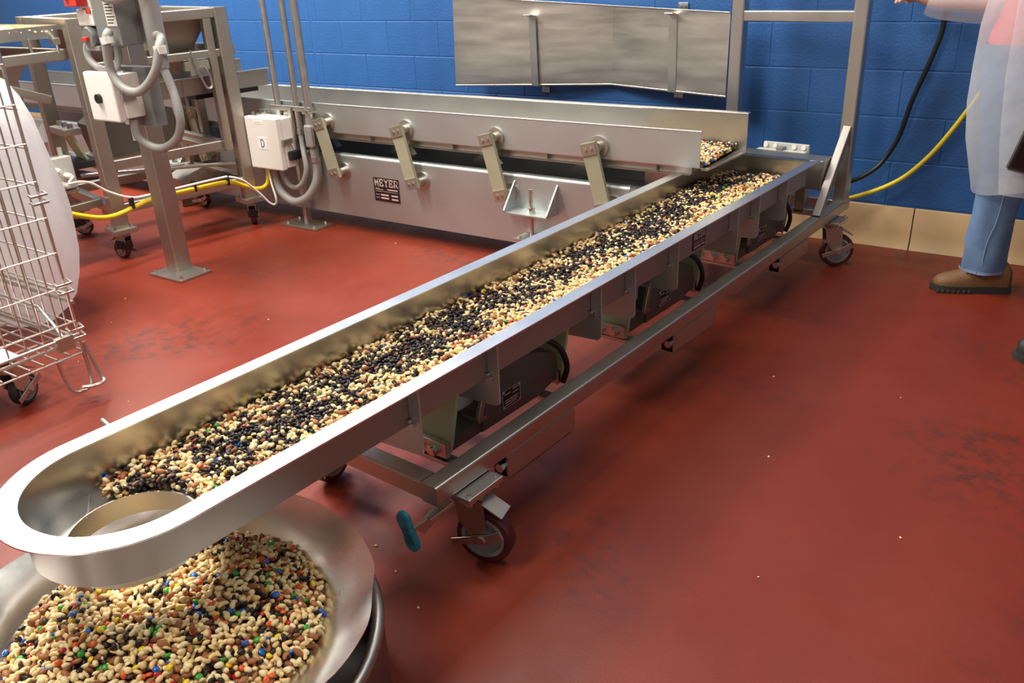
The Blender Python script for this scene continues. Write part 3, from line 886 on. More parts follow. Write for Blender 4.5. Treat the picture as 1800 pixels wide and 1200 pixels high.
# ================================================================== STEEL POST WITH SWITCHES
ps = thing('switch_post', 'square steel post carrying a white control box and a red handled switch', 'post', (-3.65, -1.88, 0))
MB().bar((-3.655, -1.875, 0.008), (-3.655, -1.875, 2.4), 0.088, 0.088, 0.008, (0, 1, 0)).build('post_tube', TAN, ps)
pp = MB().rbox(-3.735, -3.485, -1.995, -1.815, 0.0, 0.012, 0.002).build('base_plate', STEELD, ps)
for x, y in ((-3.715, -1.975), (-3.505, -1.975), (-3.715, -1.835), (-3.505, -1.835)):
    MB().cyl((x, y, 0.010), (x, y, 0.026), 0.010, 6).build('anchor_bolt', BOLT, pp)
MB().box(-3.70, -3.44, -1.972, -1.915, 0.74, 0.99).build('mounting_plate', GREYBOX, ps)
wb = MB().rbox(-3.700, -3.500, -2.062, -1.970, 0.785, 0.972, 0.006).build('control_box', WHITEBOX, ps)
MB().rbox(-3.715, -3.508, -2.098, -2.060, 0.772, 0.982, 0.010, 3).build('control_box_lid', WHITEBOX, wb)
MB().cyl((-3.622, -2.112, 0.872), (-3.622, -2.096, 0.872), 0.020, 24).build('push_button', BLACK, wb)
MB().rbox(-3.502, -3.488, -2.075, -2.01, 0.86, 0.895, 0.003).build('latch', STEELD, wb)
for x in (-3.680, -3.530):
    MB().cyl((x, -2.02, 0.968), (x, -2.02, 0.982), 0.008, 8).build('lid_screw', BOLT, wb)
MB().cyl((-3.560, -2.02, 0.755), (-3.560, -2.02, 0.787), 0.022, 8).build('conduit_nut', STEEL, wb)
ge = MB().rbox(-3.600, -3.430, -2.055, -1.925, 1.085, 1.52, 0.008).build('disconnect_box', GREYBOX, ps)
stk = MB().box(-3.505, -3.435, -2.0566, -2.055, 1.165, 1.285).build('warning_sticker', PRINT, ge)
mb = MB()
for k in range(9):
    mb.box(-3.498, -3.442 - 0.008 * (k % 3), -2.0571, -2.0566, 1.272 - k * .012, 1.276 - k * .012)
mb.build('sticker_print', INK, stk)
MB().box(-3.43, -3.385, -1.96, -1.92, 1.06, 1.5).box(-3.40, -3.36, -1.95, -1.90, 1.06, 1.5).build('channel', STEELD, ps)
rc = MB().lathe([(0.001, -0.04), (0.038, -0.04), (0.045, -0.03), (0.045, 0.03), (0.03, 0.05), (0.001, 0.05)], (-3.655, -2.03, 1.120), 24, 'y').build('plug_receptacle', GREYBOX, ps)
MB().rbox(-3.70, -3.60, -2.06, -1.94, 1.065, 1.085, 0.004).build('receptacle_flange', FLEX, rc)
MB().rbox(-3.675, -3.64, -2.085, -2.068, 1.105, 1.122, 0.003).build('red_tab', RED, rc)
sw = MB().rbox(-3.715, -3.595, -2.06, -1.93, 1.165, 1.232, 0.008).build('switch_body', WHITEBOX, ps)
MB().rbox(-3.695, -3.60, -2.05, -1.94, 1.232, 1.42, 0.008).build('switch_cover', LGREY, sw)
MB().rbox(-3.72, -3.625, -2.10, -2.045, 1.243, 1.29, 0.008).rbox(-3.70, -3.675, -2.115, -2.05, 1.275, 1.33, 0.006).build('red_handle', RED, sw)
MB().rbox(-3.632, -3.60, -2.064, -2.058, 1.215, 1.235, 0.002).build('red_mark', RED, sw)
def flex(pts, r=0.0185):
    return MB().tube(pts, r, 12, 6).build('flexible_conduit', FLEX, ps)
flex([(-3.475, -2.075, 1.145), (-3.470, -2.095, 1.125), (-3.492, -2.095, 1.060), (-3.500, -2.09, 0.985), (-3.455, -2.085, 0.925), (-3.385, -2.07, 0.905), (-3.325, -2.05, 0.935), (-3.275, -2.03, 0.995), (-3.262, -2.01, 1.06), (-3.262, -2.0, 1.085), (-3.285, -1.97, 1.112), (-3.345, -1.945, 1.120)])
for p, q in (((-3.472, -2.093, 1.100), (-3.476, -2.095, 1.128)), ((-3.262, -2.0, 1.055), (-3.262, -2.0, 1.085))):
    MB().cyl(p, q, 0.026, 8).build('conduit_nut', WHITEC, ps)
flex([(-3.53, -2.02, 0.775), (-3.522, -2.02, 0.70), (-3.46, -2.0, 0.655), (-3.395, -1.98, 0.655), (-3.325, -1.96, 0.70), (-3.295, -1.95, 0.77), (-3.310, -1.94, 0.85), (-3.345, -1.93, 0.93), (-3.375, -1.93, 1.0)])
MB().cyl((-3.375, -1.93, 0.985), (-3.375, -1.93, 1.04), 0.03, 8).cyl((-3.375, -1.93, 1.04), (-3.375, -1.93, 1.30), 0.040, 16).build('conduit_body', FLEX, ps)
flex([(-3.70, -2.03, 1.11), (-3.745, -2.03, 1.07), (-3.74, -2.03, 1.02), (-3.69, -2.02, 0.985), (-3.61, -2.01, 0.985), (-3.57, -2.0, 1.03), (-3.56, -2.0, 1.09)], 0.016)
flex([(-3.50, -2.05, 1.40), (-3.47, -2.09, 1.325), (-3.42, -2.09, 1.275), (-3.36, -2.06, 1.272), (-3.335, -2.0, 1.30), (-3.36, -1.94, 1.32)])

# ================================================================== HOPPER FEEDER ON CASTERS (local frame: y towards the wall)
hf = thing('hopper_feeder', 'tan steel frame with a sloping hopper above a short feeder trough', 'machine', (-4.092, -1.876, 0), -0.198)
def hb_(name, p, q, w=0.05, h=0.05, mt=TAN, r=0.006, upv=(0, 0, 1), parent=None):
    return MB().bar(p, q, w, h, r, upv).build(name, mt, parent or hf)
D1, D2 = 0.742, -0.66
for x in (0, D2):
    for y in (0, D1):
        hb_('leg', (x, y, 0.166), (x, y, 1.18), 0.070, 0.070, upv=(0, 1, 0))
        pl = MB().rbox(x - 0.062, x + 0.062, y - 0.062, y + 0.062, 0.140, 0.166, 0.003).build('caster_plate', STEELD, hf)
        for sx in (-0.045, 0.045):
            for s2 in (-0.045, 0.045):
                MB().cyl((x + sx, y + s2, 0.16), (x + sx, y + s2, 0.182), 0.007, 6).build('bolt', BOLT, pl)
for z in (1.155, 0.262):
    for x in (0, D2):
        hb_('rail', (x, 0.028, z), (x, D1 - 0.028, z), 0.046, 0.05)
    for y in (0, D1):
        hb_('rail', (D2 + 0.028, y, z), (-0.028, y, z), 0.046, 0.05)
hb_('mid_rail', (0.0, 0.03, 0.482), (0.0, 0.64, 0.482), 0.04, 0.05)
hb_('mid_rail', (D2 + 0.03, 0.64, 0.482), (0.02, 0.64, 0.482), 0.04, 0.05)
hb_('inner_leg', (0.0, 0.665, 0.45), (0.0, 0.665, 1.13), 0.044, 0.044, upv=(0, 1, 0))
hb_('inner_leg', (-0.32, 0.70, 0.45), (-0.32, 0.70, 1.13), 0.044, 0.044, upv=(0, 1, 0))
hb_('hopper_rail', (0.0, 0.03, 0.955), (0.0, 0.73, 0.955), 0.035, 0.042)
hb_('hopper_rail', (-0.36, 0.765, 0.965), (0.03, 0.765, 0.965), 0.05, 0.05)
# hopper: four sloping plates
def hop(zt, zb, T, Bt):
    (x0, x1, y0, y1), (a0, a1, b0, b1) = T, Bt
    tops = [(x0, y0, zt), (x1, y0, zt), (x1, y1, zt), (x0, y1, zt)]
    bots = [(a0, b0, zb), (a1, b0, zb), (a1, b1, zb), (a0, b1, zb)]
    for k in range(4):
        m = MB()
        j = (k + 1) % 4
        plate_quad(m, [tops[k], tops[j], bots[j], bots[k]], 0.004)
        m.build('hopper_plate', mat('shaded_hopper_steel', (0.25, 0.22, 0.18), 0.5, 0.85, 0.1, 6), hf)  # tan steel darkened: the shadow on the sloping plates is put into the colour
hop(1.135, 0.855, (-0.62, -0.03, 0.04, 0.70), (-0.42, -0.12, 0.16, 0.53))
# feeder trough
ft = MB()
ft.box(-0.10, -0.096, 0.22, 1.03, 0.748, 0.835).box(-0.40, -0.396, 0.22, 1.03, 0.748, 0.87).box(-0.40, -0.096, 0.22, 1.03, 0.745, 0.749)
ft.bar((-0.085, 0.22, 0.836), (-0.085, 1.03, 0.836), 0.03, 0.005, 0.002).bar((-0.405, 0.22, 0.871), (-0.405, 1.03, 0.871), 0.03, 0.005, 0.002)
fto = ft.build('feeder_trough', TAN, hf)
for y in (0.30, 0.52, 0.74):
    MB().box(-0.13, -0.092, y - 0.003, y + 0.003, 0.70, 0.834).build('trough_gusset', TAN, fto)
MB().box(-0.36, -0.14, 0.60, 0.98, 0.715, 0.745).build('trough_base', BLACK, fto)
# toggle latch with wire bail
tg = MB().box(-0.02, 0.03, 0.50, 0.63, 0.885, 0.93).box(0.03, 0.034, 0.52, 0.56, 0.86, 0.95).build('toggle_latch', CLAMP, hf)
MB().tube([(0.04, 0.535, 0.985), (0.045, 0.545, 0.93), (0.05, 0.56, 0.86), (0.05, 0.585, 0.795), (0.05, 0.615, 0.80), (0.05, 0.61, 0.86), (0.045, 0.59, 0.90)], 0.006, 8, 5).build('wire_bail', STEEL, tg)
# drive under the feeder
dv = MB().prism([(0.06, 0.50), (0.03, 0.66), (0.16, 0.735), (0.44, 0.70), (0.46, 0.52)], -0.36, -0.10, 'x').build('drive_unit', mat('brown_enamel', (0.085, 0.07, 0.055), 0.45), hf)
MB().box(-0.10, -0.097, 0.20, 0.29, 0.565, 0.635).build('data_plate', LGREY, dv)
MB().box(-0.097, -0.0965, 0.21, 0.28, 0.572, 0.60).build('plate_print', INK, dv)
MB().rbox(-0.36, -0.12, 0.02, 0.46, 0.482, 0.505, 0.003).build('drive_bed', STEELD, dv)
MB().bar((-0.24, -0.075, 0.65), (-0.24, -0.02, 0.50), 0.14, 0.014, 0.003).build('leaf_spring', GREEN, dv)
MB().rbox(-0.34, -0.13, -0.115, -0.03, 0.635, 0.668, 0.003).build('clamp_bar', STEEL, dv)
for a in (-0.31, -0.24, -0.16):
    MB().cyl((a, -0.07, 0.665), (a, -0.07, 0.69), 0.014, 6).build('bolt', BOLT, dv)
MB().rbox(-0.33, -0.14, -0.10, 0.05, 0.465, 0.50, 0.004).build('spring_foot', DARK, dv)
for y in (0.03, 0.62):
    hb_('drive_rail', (D2, y, 0.46), (0.0, y, 0.46), 0.05, 0.03)
# little gabled motor cover low in the frame
gb = MB().prism([(0.44, 0.205), (0.44, 0.295), (0.565, 0.345), (0.69, 0.285), (0.69, 0.205)], -0.36, -0.17, 'x').build('gabled_cover', TAN, hf)
for y in (0.49, 0.64):
    MB().cyl((-0.155, y, 0.19), (-0.155, y, 0.245), 0.012, 8).build('stud', STEEL, gb)
hb_('cover_rail', (-0.265, 0.03, 0.19), (-0.265, 0.71, 0.19), 0.10, 0.025)
hb_('tie_bar', (-0.50, 0.03, 0.36), (-0.05, 0.72, 0.36), 0.03, 0.02, STEEL)
cA = MB()
hc = caster('caster_fork', hf, 0.053, 0.034, STEELD, mat('dark_red_wheel', (0.09, 0.015, 0.016), 0.35))
hc.location = (0, 0, -0.0005); hc.scale = (0.90, 0.90, 0.90); hc.rotation_euler = (0, 0, math.radians(200))
MB().rbox(-0.035, 0.045, -0.032, 0.032, 0.055, 0.112, 0.012).rbox(0.035, 0.075, -0.02, 0.02, 0.045, 0.075, 0.006).build('brake_shoe', BLACK, hc)
for (x, y, a) in ((0, D1, 150), (D2, 0, 60), (D2, D1, 20)):
    dup(hc, hf, (x, y, -0.0005), (0, 0, math.radians(a)))

# ================================================================== SCREEN TRAY MACHINE (left)
stm = thing('screening_tray', 'long shallow steel tray of pale product on a tan frame at the left edge', 'machine', (-4.5, -2.6, 0))
tx0, tx1, ty0, ty1 = -4.82, -4.175, -3.35, -1.905
def sb_(name, p, q, w=0.05, h=0.05, mt=TAN, r=0.006, upv=(0, 0, 1)):
    return MB().bar(p, q, w, h, r, upv).build(name, mt, stm)
for x in (tx0, tx1):
    for y in (ty0, -2.50):
        sb_('leg', (x, y, 0.0), (x, y, 1.0), upv=(0, 1, 0))
    sb_('rail', (x, ty0, 1.02), (x, ty1, 1.02), 0.05, 0.05)
    sb_('rail', (x, ty0, 0.30), (x, ty1, 0.30), 0.04, 0.04)
for y in (ty0, ty1):
    sb_('rail', (tx0, y, 1.02), (tx1, y, 1.02), 0.05, 0.05)
for y in (-3.2, -2.95, -2.70, -2.45, -2.20, -2.05):
    sb_('tray_support', (tx1, y, 1.045), (tx1, y, 1.105), 0.012, 0.012, STEEL, 0.002, (0, 1, 0))
    sb_('tray_support', (tx0, y, 1.045), (tx0, y, 1.105), 0.012, 0.012, STEEL, 0.002, (0, 1, 0))
tr = MB().box(tx1, tx1 + 0.004, ty0, ty1, 1.10, 1.155).box(tx0 - 0.004, tx0, ty0, ty1, 1.10, 1.205).box(tx0, tx1, ty1, ty1 + 0.004, 1.10, 1.155).box(tx0, tx1, ty0 - 0.004, ty0, 1.10, 1.155).box(tx0, tx1, ty0, ty1, 1.10, 1.104)
tro = tr.build('tray', STEEL, stm)
MB().tube([(tx1 + 0.01, ty1 - 0.05, 1.13), (tx1 + 0.02, ty1 - 0.03, 1.09), (tx1 + 0.02, ty1 - 0.03, 1.03)], 0.007, 8, 4).rbox(tx1, tx1 + 0.03, ty1 - 0.05, ty1 - 0.01, 1.07, 1.10, 0.004).build('hasp', STEEL, tro)
sb_('diagonal_brace', (tx1 + 0.01, -2.45, 1.00), (tx1 + 0.01, -2.03, 0.83), 0.03, 0.04)
m = MB(); plate_quad(m, [(tx1 - 0.03, -3.2, 0.99), (tx1 - 0.03, -2.08, 0.99), (-4.45, -2.25, 0.62), (-4.45, -2.9, 0.62)], 0.004); m.build('chute_plate', TAN, stm)
for y in (-2.30, -2.18, -2.06):
    sb_('channel', (-4.40, y, 0.30), (-4.40, y, 0.98), 0.05, 0.03, STEELD, 0.003, (0, 1, 0))
glb = MB().rbox(-4.24, -4.16, -2.14, -2.0, 0.40, 0.56, 0.008).build('gland_box', LGREY, stm)
for y, z in ((-2.10, 0.505), (-2.05, 0.47), (-2.08, 0.43)):
    MB().cyl((-4.165, y, z), (-4.12, y, z), 0.014, 10).cyl((-4.12, y, z), (-4.105, y, z), 0.009, 10).build('cable_gland', WHITEC, glb)
for y in (-2.12, -2.03):
    MB().cyl((-4.20, y, 0.555), (-4.20, y, 0.60), 0.012, 8).build('lug', LGREY, glb)
sb_('box_shelf', (-4.22, -2.9, 0.385), (-4.22, -2.0, 0.385), 0.10, 0.02, STEELD)

# ================================================================== HOSES AND CABLES
def hose(name, pts, r, material, label, cat, group=None, n=10, sm=6):
    root = bpy.data.objects.new('tmp', None)
    o = MB().tube(pts, r, n, sm).build(name, material)
    bpy.data.objects.remove(root)
    return tag(o, label, cat, group)
yh = [(-3.99, -2.22, 0.36), (-3.96, -2.16, 0.325), (-3.94, -2.06, 0.285), (-3.95, -1.967, 0.272), (-3.95, -1.85, 0.288), (-3.95, -1.76, 0.300), (-3.92, -1.56, 0.302), (-3.89, -1.376, 0.300), (-3.88, -1.30, 0.290), (-3.875, -1.231, 0.255), (-3.87, -1.16, 0.222), (-3.86, -1.11, 0.220), (-3.845, -1.085, 0.25), (-3.835, -1.08, 0.335)]
hose('yellow_hose', yh, 0.0125, YELLOW, 'yellow hose strung low along the tan hopper frame to the white box', 'hose')
wh = [(-4.09, -2.055, 0.472), (-4.02, -2.12, 0.46), (-3.96, -2.102, 0.470), (-3.95, -2.049, 0.452), (-3.95, -1.974, 0.392), (-3.94, -1.873, 0.340), (-3.94, -1.769, 0.328), (-3.90, -1.561, 0.332), (-3.875, -1.377, 0.332), (-3.87, -1.322, 0.326), (-3.85, -1.251, 0.292), (-3.832, -1.171, 0.205), (-3.815, -1.125, 0.140), (-3.80, -1.10, 0.125), (-3.775, -1.105, 0.16), (-3.80, -1.10, 0.25), (-3.82, -1.09, 0.335)]
hose('white_cable', wh, 0.0062, WHITEC, 'thin white cable running beside the yellow hose', 'cable')
for i, (x, y, z) in enumerate(((-3.945, -1.873, 0.312), (-3.915, -1.52, 0.318), (-3.883, -1.33, 0.310))):
    t = MB().rbox(x - 0.018, x + 0.018, y - 0.006, y + 0.006, z - 0.030, z + 0.030, 0.005).build('cable_tie', BLACK)
    tag(t, ['black tie on the yellow hose nearest the steel post, left side', 'black tie on the yellow hose between post and frame leg', 'black tie on the yellow hose nearest the white box marked D'][i], 'cable tie', 'ties on the yellow hose')
hose('black_cord', [(-0.62, -0.03, 1.30), (-0.615, -0.035, 1.15), (-0.622, -0.04, 1.044), (-0.626, -0.04, 0.971), (-0.661, -0.04, 0.83), (-0.700, -0.04, 0.70), (-0.718, -0.04, 0.607), (-0.740, -0.04, 0.515), (-0.793, -0.05, 0.405), (-0.861, -0.09, 0.345), (-0.93, -0.16, 0.325), (-1.02, -0.24, 0.33), (-1.12, -0.28, 0.36)], 0.011, BLACK, 'black cord hanging against the blue wall', 'cord')
hose('yellow_wall_hose', [(-0.36, -0.03, 0.98), (-0.42, -0.03, 0.78), (-0.49, -0.035, 0.632), (-0.565, -0.035, 0.500), (-0.624, -0.035, 0.418), (-0.687, -0.04, 0.350), (-0.755, -0.05, 0.302), (-0.826, -0.07, 0.268), (-0.90, -0.10, 0.242), (-1.0, -0.15, 0.225), (-1.12, -0.18, 0.23), (-1.25, -0.19, 0.26), (-1.35, -0.12, 0.32)], 0.0105, YELLOW, 'bright yellow hose curving down the blue wall behind the standing person', 'hose')

# ================================================================== WIRE CONTAINER CART
ct = thing('wire_cart', 'folding zinc wire container cart at the left edge of the floor', 'cart', (-3.2, -3.4, 0))
cx0, cx1, cy0, cy1, cz0, cz1 = -3.62, -2.790, -3.95, -2.872, 0.165, 1.20
def wires(name, segs, r=0.003, mt=WIRE):
    m = MB()
    for p, q in segs:
        m.cyl(p, q, r, 6)
    o = m.build(name, mt, ct)
    o['kind'] = 'stuff'
    return o
ys = np.linspace(cy1, cy0, 19)
xs = np.linspace(cx1, cx0, 14)
zs = [0.285, 0.41, 0.53, 0.65, 0.77, 0.89, 1.01, 1.13]
for nm, x in (('near_side_mesh', cx1), ('far_side_mesh', cx0)):
    wires(nm, [((x, y, 0.21), (x, y, cz1)) for y in ys] + [((x + 0.005, cy0, z), (x + 0.005, cy1, z)) for z in zs])
for nm, y in (('end_mesh', cy1), ('end_mesh', cy0)):
    wires(nm, [((x, y, 0.21), (x, y, cz1)) for x in xs] + [((cx0, y + 0.005, z - 0.015), (cx1, y + 0.005, z - 0.015)) for z in zs])
wires('bottom_mesh', [((x, cy0, cz0), (x, cy1, cz0)) for x in np.linspace(cx0, cx1, 9)] + [((cx0, y, cz0 + 0.006), (cx1, y, cz0 + 0.006)) for y in np.linspace(cy0, cy1, 24)], 0.0035)
for (x, y) in ((cx0, cy0), (cx0, cy1), (cx1, cy0), (cx1, cy1)):
    MB().cyl((x, y, 0.15), (x, y, cz1), 0.0055, 8).build('corner_rod', WIRE, ct)
MB().tube([(cx0, cy1 + 0.008, 0.375), (cx1 - 0.02, cy1 + 0.008, 0.375)], 0.007, 8).build('gate_rod', WIRE, ct)
MB().tube([(cx0, cy1 + 0.008, 0.350), (cx1 + 0.01, cy1 + 0.008, 0.350)], 0.007, 8).build('gate_rod', WIRE, ct)
MB().tube([(cx0, cy1 - 0.03, 0.315), (cx1 - 0.16, cy1 - 0.03, 0.315), (cx1 - 0.09, cy1 - 0.03, 0.26), (cx1 - 0.03, cy1 - 0.03, 0.20)], 0.006, 8).build('prop_rod', WIRE, ct)
for z in (0.215, 0.235):
    MB().tube([(cx1 + 0.004, cy0, z), (cx1 + 0.004, cy1, z)], 0.006, 8).build('lower_rod', WIRE, ct)
    MB().tube([(cx0, cy1 + 0.004, z - 0.02), (cx1, cy1 + 0.004, z - 0.02)], 0.006, 8).build('lower_rod', WIRE, ct)
MB().rbox(cx1 - 0.01, cx1 + 0.014, cy1 - 0.085, cy1 - 0.025, 0.195, 0.245, 0.003).build('corner_bracket', CLAMP, ct)
def ring_loop(z, r=0.0045):
    MB().tube([(cx1 - 0.03, cy1 - 0.02, z), (cx1 + 0.012, cy1 - 0.03, z), (cx1 + 0.024, cy1 + 0.012, z + 0.004), (cx1 - 0.02, cy1 + 0.022, z + 0.006)], r, 8).build('hinge_loop', WIRE, ct)
for z in (0.70, 0.725, 0.39, 0.42, 0.225, 0.255):
    ring_loop(z)
def foot_loop(x, y, sx, sy_):
    MB().tube([(x, y, 0.20), (x + sx * .005, y, 0.10), (x + sx * .02, y - sy_ * .015, 0.045), (x + sx * .02, y - sy_ * .075, 0.045), (x + sx * .005, y - sy_ * .09, 0.10), (x, y - sy_ * .095, 0.165)], 0.0065, 8, 4).build('foot_loop', WIRE, ct)
    MB().tube([(x, y + sy_ * .01, 0.20), (x + sx * .03, y + sy_ * .02, 0.08), (x + sx * .05, y + sy_ * .02, 0.055), (x + sx * .055, y - sy_ * .02, 0.055), (x + sx * .03, y - sy_ * .05, 0.055)], 0.0065, 8, 4).build('foot_loop', WIRE, ct)
foot_loop(cx1, cy1, 1, 1)
foot_loop(cx0, cy1, -1, 1); foot_loop(cx1, cy0, 1, -1); foot_loop(cx0, cy0, -1, -1)
cc = caster('caster_fork', ct, 0.060, 0.034, HUB, RUBBER)
OFFc = OFF[ct.name]
for k, (x, y) in enumerate(((-2.93, -3.06), (-3.45, -3.06), (-2.93, -3.78), (-3.45, -3.78))):
    loc = (x - OFFc[0], y - OFFc[1], 0.0005)
    # the fork mesh was built relative to the cart origin; shift it to its own corner
    if k == 0:
        for o in [cc] + list(cc.children):
            for v in o.data.vertices:
                v.co.x += OFFc[0]; v.co.y += OFFc[1]; v.co.z += OFFc[2]
        cc.location = loc; cc.rotation_euler = (0, 0, math.radians(118)); cc.scale = (1, 1, 0.94)
    else:
        dup(cc, ct, loc, (0, 0, math.radians((118, 60, 150, 20)[k])))
for k, (x0, x1, y0, y1, z, a) in enumerate(((-3.30, -2.92, -3.36, -3.02, 0.1755, .08), (-3.36, -2.98, -3.40, -3.10, 0.180, -.12))):
    p = MB().box(x0, x1, y0, y1, z, z + 0.004).build('paper_sheet', PAPER)
    tag(p, ['white sheet lying flat on the wire cart floor, lower one', 'white sheet on top of another on the wire cart floor'][k], 'paper', 'papers in the cart')

# cloudy plastic bag behind the cart
m = MB()
BR = [(0.0, .10), (0.010, .46), (0.05, .62), (0.12, .80), (0.20, .90), (0.30, .97), (0.40, 1.0), (0.46, 1.0), (0.55, .97), (0.65, .92), (0.75, .88), (0.85, .83), (0.93, .74), (0.99, .62), (1.03, .40), (1.05, .08)]
NS = 72
vs, fs = [], []
for j, (z, k) in enumerate(BR):
    for i in range(NS):
        t = 2 * PI * i / NS
        f = 1 + 0.022 * math.sin(5 * t + 3 * z) + 0.014 * math.sin(11 * t - 7 * z) + 0.010 * math.sin(19 * t + 12 * z)
        vs.append((-3.757 + 0.380 * k * f * math.cos(t), -2.600 + 0.250 * k * f * math.sin(t), z + 0.010 * math.sin(4 * t + 9 * z) * (1 if z > .02 else 0)))
for j in range(len(BR) - 1):
    for i in range(NS):
        fs.append((j * NS + i, j * NS + (i + 1) % NS, (j + 1) * NS + (i + 1) % NS, (j + 1) * NS + i))
fs.append(tuple(range(NS - 1, -1, -1)))
m.add(vs, fs)
bag = m.build('plastic_bag', BAG, None, 80)
tag(bag, 'large cloudy white plastic bag bulging behind the wire cart', 'bag')

# ================================================================== PERSON AT THE WALL
person = thing('person', 'person in a sheer white smock, coral shirt, blue jeans and brown boots', 'person', (-0.2, -0.4, 0))
def skinned(name, nodes, edges, material, parent, sub=2, root=0):
    """nodes: (x,y,z,rx,ry); grows one continuous surface round the joints"""
    off = OFF.get(parent.name, (0, 0, 0))
    me = bpy.data.meshes.new(name)
    me.from_pydata([(n[0] - off[0], n[1] - off[1], n[2] - off[2]) for n in nodes], edges, [])
    o = bpy.data.objects.new(name, me)
    COL.objects.link(o)
    o.modifiers.new('skin', 'SKIN').use_smooth_shade = True
    sl = me.skin_vertices[0].data
    for i, n in enumerate(nodes):
        sl[i].radius = (n[3], n[4])
        sl[i].use_root = (i == root)
    sd = o.modifiers.new('sub', 'SUBSURF'); sd.levels = sub; sd.render_levels = sub
    dg = bpy.context.evaluated_depsgraph_get()
    me2 = bpy.data.meshes.new_from_object(o.evaluated_get(dg))
    me2.name = name
    bpy.data.objects.remove(o)
    bpy.data.meshes.remove(me)
    me2.materials.clear(); me2.materials.append(material)
    me2.shade_smooth()
    o = bpy.data.objects.new(name, me2)
    COL.objects.link(o)
    o.parent = parent
    OFF[o.name] = off
    return o
N, Ed = [], []
def nod(x, y, z, r, r2=None):
    N.append((x, y, z, r, r2 or r)); return len(N) - 1
def lnk(*ids):
    for a, b in zip(ids[:-1], ids[1:]): Ed.append((a, b))
pel = nod(-0.170, -0.36, 0.96, 0.13, 0.12)
sp1 = nod(-0.180, -0.36, 1.10, 0.12, 0.11); sp2 = nod(-0.180, -0.36, 1.25, 0.125, 0.12); che = nod(-0.180, -0.36, 1.38, 0.12, 0.11)
nek = nod(-0.190, -0.36, 1.50, 0.055); hd0 = nod(-0.210, -0.36, 1.58, 0.075, 0.07); hd1 = nod(-0.220, -0.36, 1.67, 0.095, 0.080); hd2 = nod(-0.210, -0.36, 1.74, 0.075, 0.065)
lnk(pel, sp1, sp2, che, nek, hd0, hd1, hd2)
# near leg (forward) and far leg (behind, outside the picture)
l = [nod(-0.21, -0.42, 0.86, 0.085), nod(-0.245, -0.425, 0.52, 0.060), nod(-0.25, -0.425, 0.32, 0.055), nod(-0.245, -0.418, 0.12, 0.042)]
lnk(pel, *l)
r = [nod(-0.10, -0.29, 0.86, 0.085), nod(0.06, -0.28, 0.52, 0.060), nod(0.15, -0.28, 0.32, 0.055), nod(0.20, -0.28, 0.12, 0.042)]
lnk(pel, *r)
# far arm reaching forward, near arm hanging with the tablet
fa = [nod(-0.19, -0.20, 1.42, 0.060), nod(-0.25, -0.16, 1.16, 0.045), nod(-0.42, -0.20, 1.108, 0.042), nod(-0.63, -0.245, 1.118, 0.030, 0.026)]
lnk(che, *fa)
na = [nod(-0.18, -0.52, 1.42, 0.060), nod(-0.08, -0.60, 1.15, 0.045), nod(-0.05, -0.59, 0.92, 0.030)]
lnk(che, *na)
# hands: a palm and five separate finger chains
def hand(wrist, d, side, upv, curl):
    d, s, u = V3(d), V3(side), V3(upv)
    W = V3(N[wrist][:3])
    pm = W + d * 0.055
    p = nod(*pm, 0.026, 0.018); lnk(wrist, p)
    k = nod(*(pm + d * 0.035), 0.028, 0.016); lnk(p, k)
    for j, (o, L) in enumerate(((-0.030, 0.062), (-0.010, 0.072), (0.010, 0.070), (0.028, 0.055))):
        b = pm + d * 0.04 + s * o
        c1 = b + d * L * 0.5 - u * curl * 0.2 * L
        c2 = b + d * L * 0.8 - u * curl * 0.7 * L
        c3 = b + d * L * 0.85 - u * curl * 1.1 * L
        i1 = nod(*(b + d * 0.008), 0.0095); i2 = nod(*c1, 0.009); i3 = nod(*c2, 0.0085); i4 = nod(*c3, 0.007)
        lnk(k, i1, i2, i3, i4)
    t0 = pm - s * 0.030
    i1 = nod(*(t0 + d * 0.012 - u * 0.004), 0.011); i2 = nod(*(t0 + d * 0.040 - s * 0.012 - u * 0.014), 0.0095); i3 = nod(*(t0 + d * 0.062 - s * 0.004 - u * 0.026), 0.008)
    lnk(p, i1, i2, i3)
hand(fa[-1], (-0.96, -0.2, 0.16), (0.2, -0.97, 0), (0, 0, 1), 0.45)
hand(na[-1], (-0.08, 0.05, -0.99), (0.95, -0.2, 0), (0, -1, 0), -1.0)
body = skinned('body', N, Ed, SKIN, person, 2, pel)
def loft(name, rings, material, parent, n=28, fold=0.0, ang=80, cap=False, zfun=None):
    m = MB()
    vs, fs = [], []
    for j, (x, y, z, rx, ry) in enumerate(rings):
        for i in range(n):
            t = 2 * PI * i / n
            f = 1 + fold * (math.sin(4 * t + j * 0.9) + 0.6 * math.sin(7 * t - j * 0.7))
            vs.append((x + rx * f * math.cos(t), y + ry * f * math.sin(t), z + (zfun(j, t) if zfun else 0)))
    for j in range(len(rings) - 1):
        for i in range(n):
            fs.append((j * n + i, j * n + (i + 1) % n, (j + 1) * n + (i + 1) % n, (j + 1) * n + i))
    if cap:
        fs += [tuple(range(n - 1, -1, -1)), tuple(range((len(rings) - 1) * n, len(rings) * n))]
    m.add(vs, fs)
    return m.build(name, material, parent, ang)
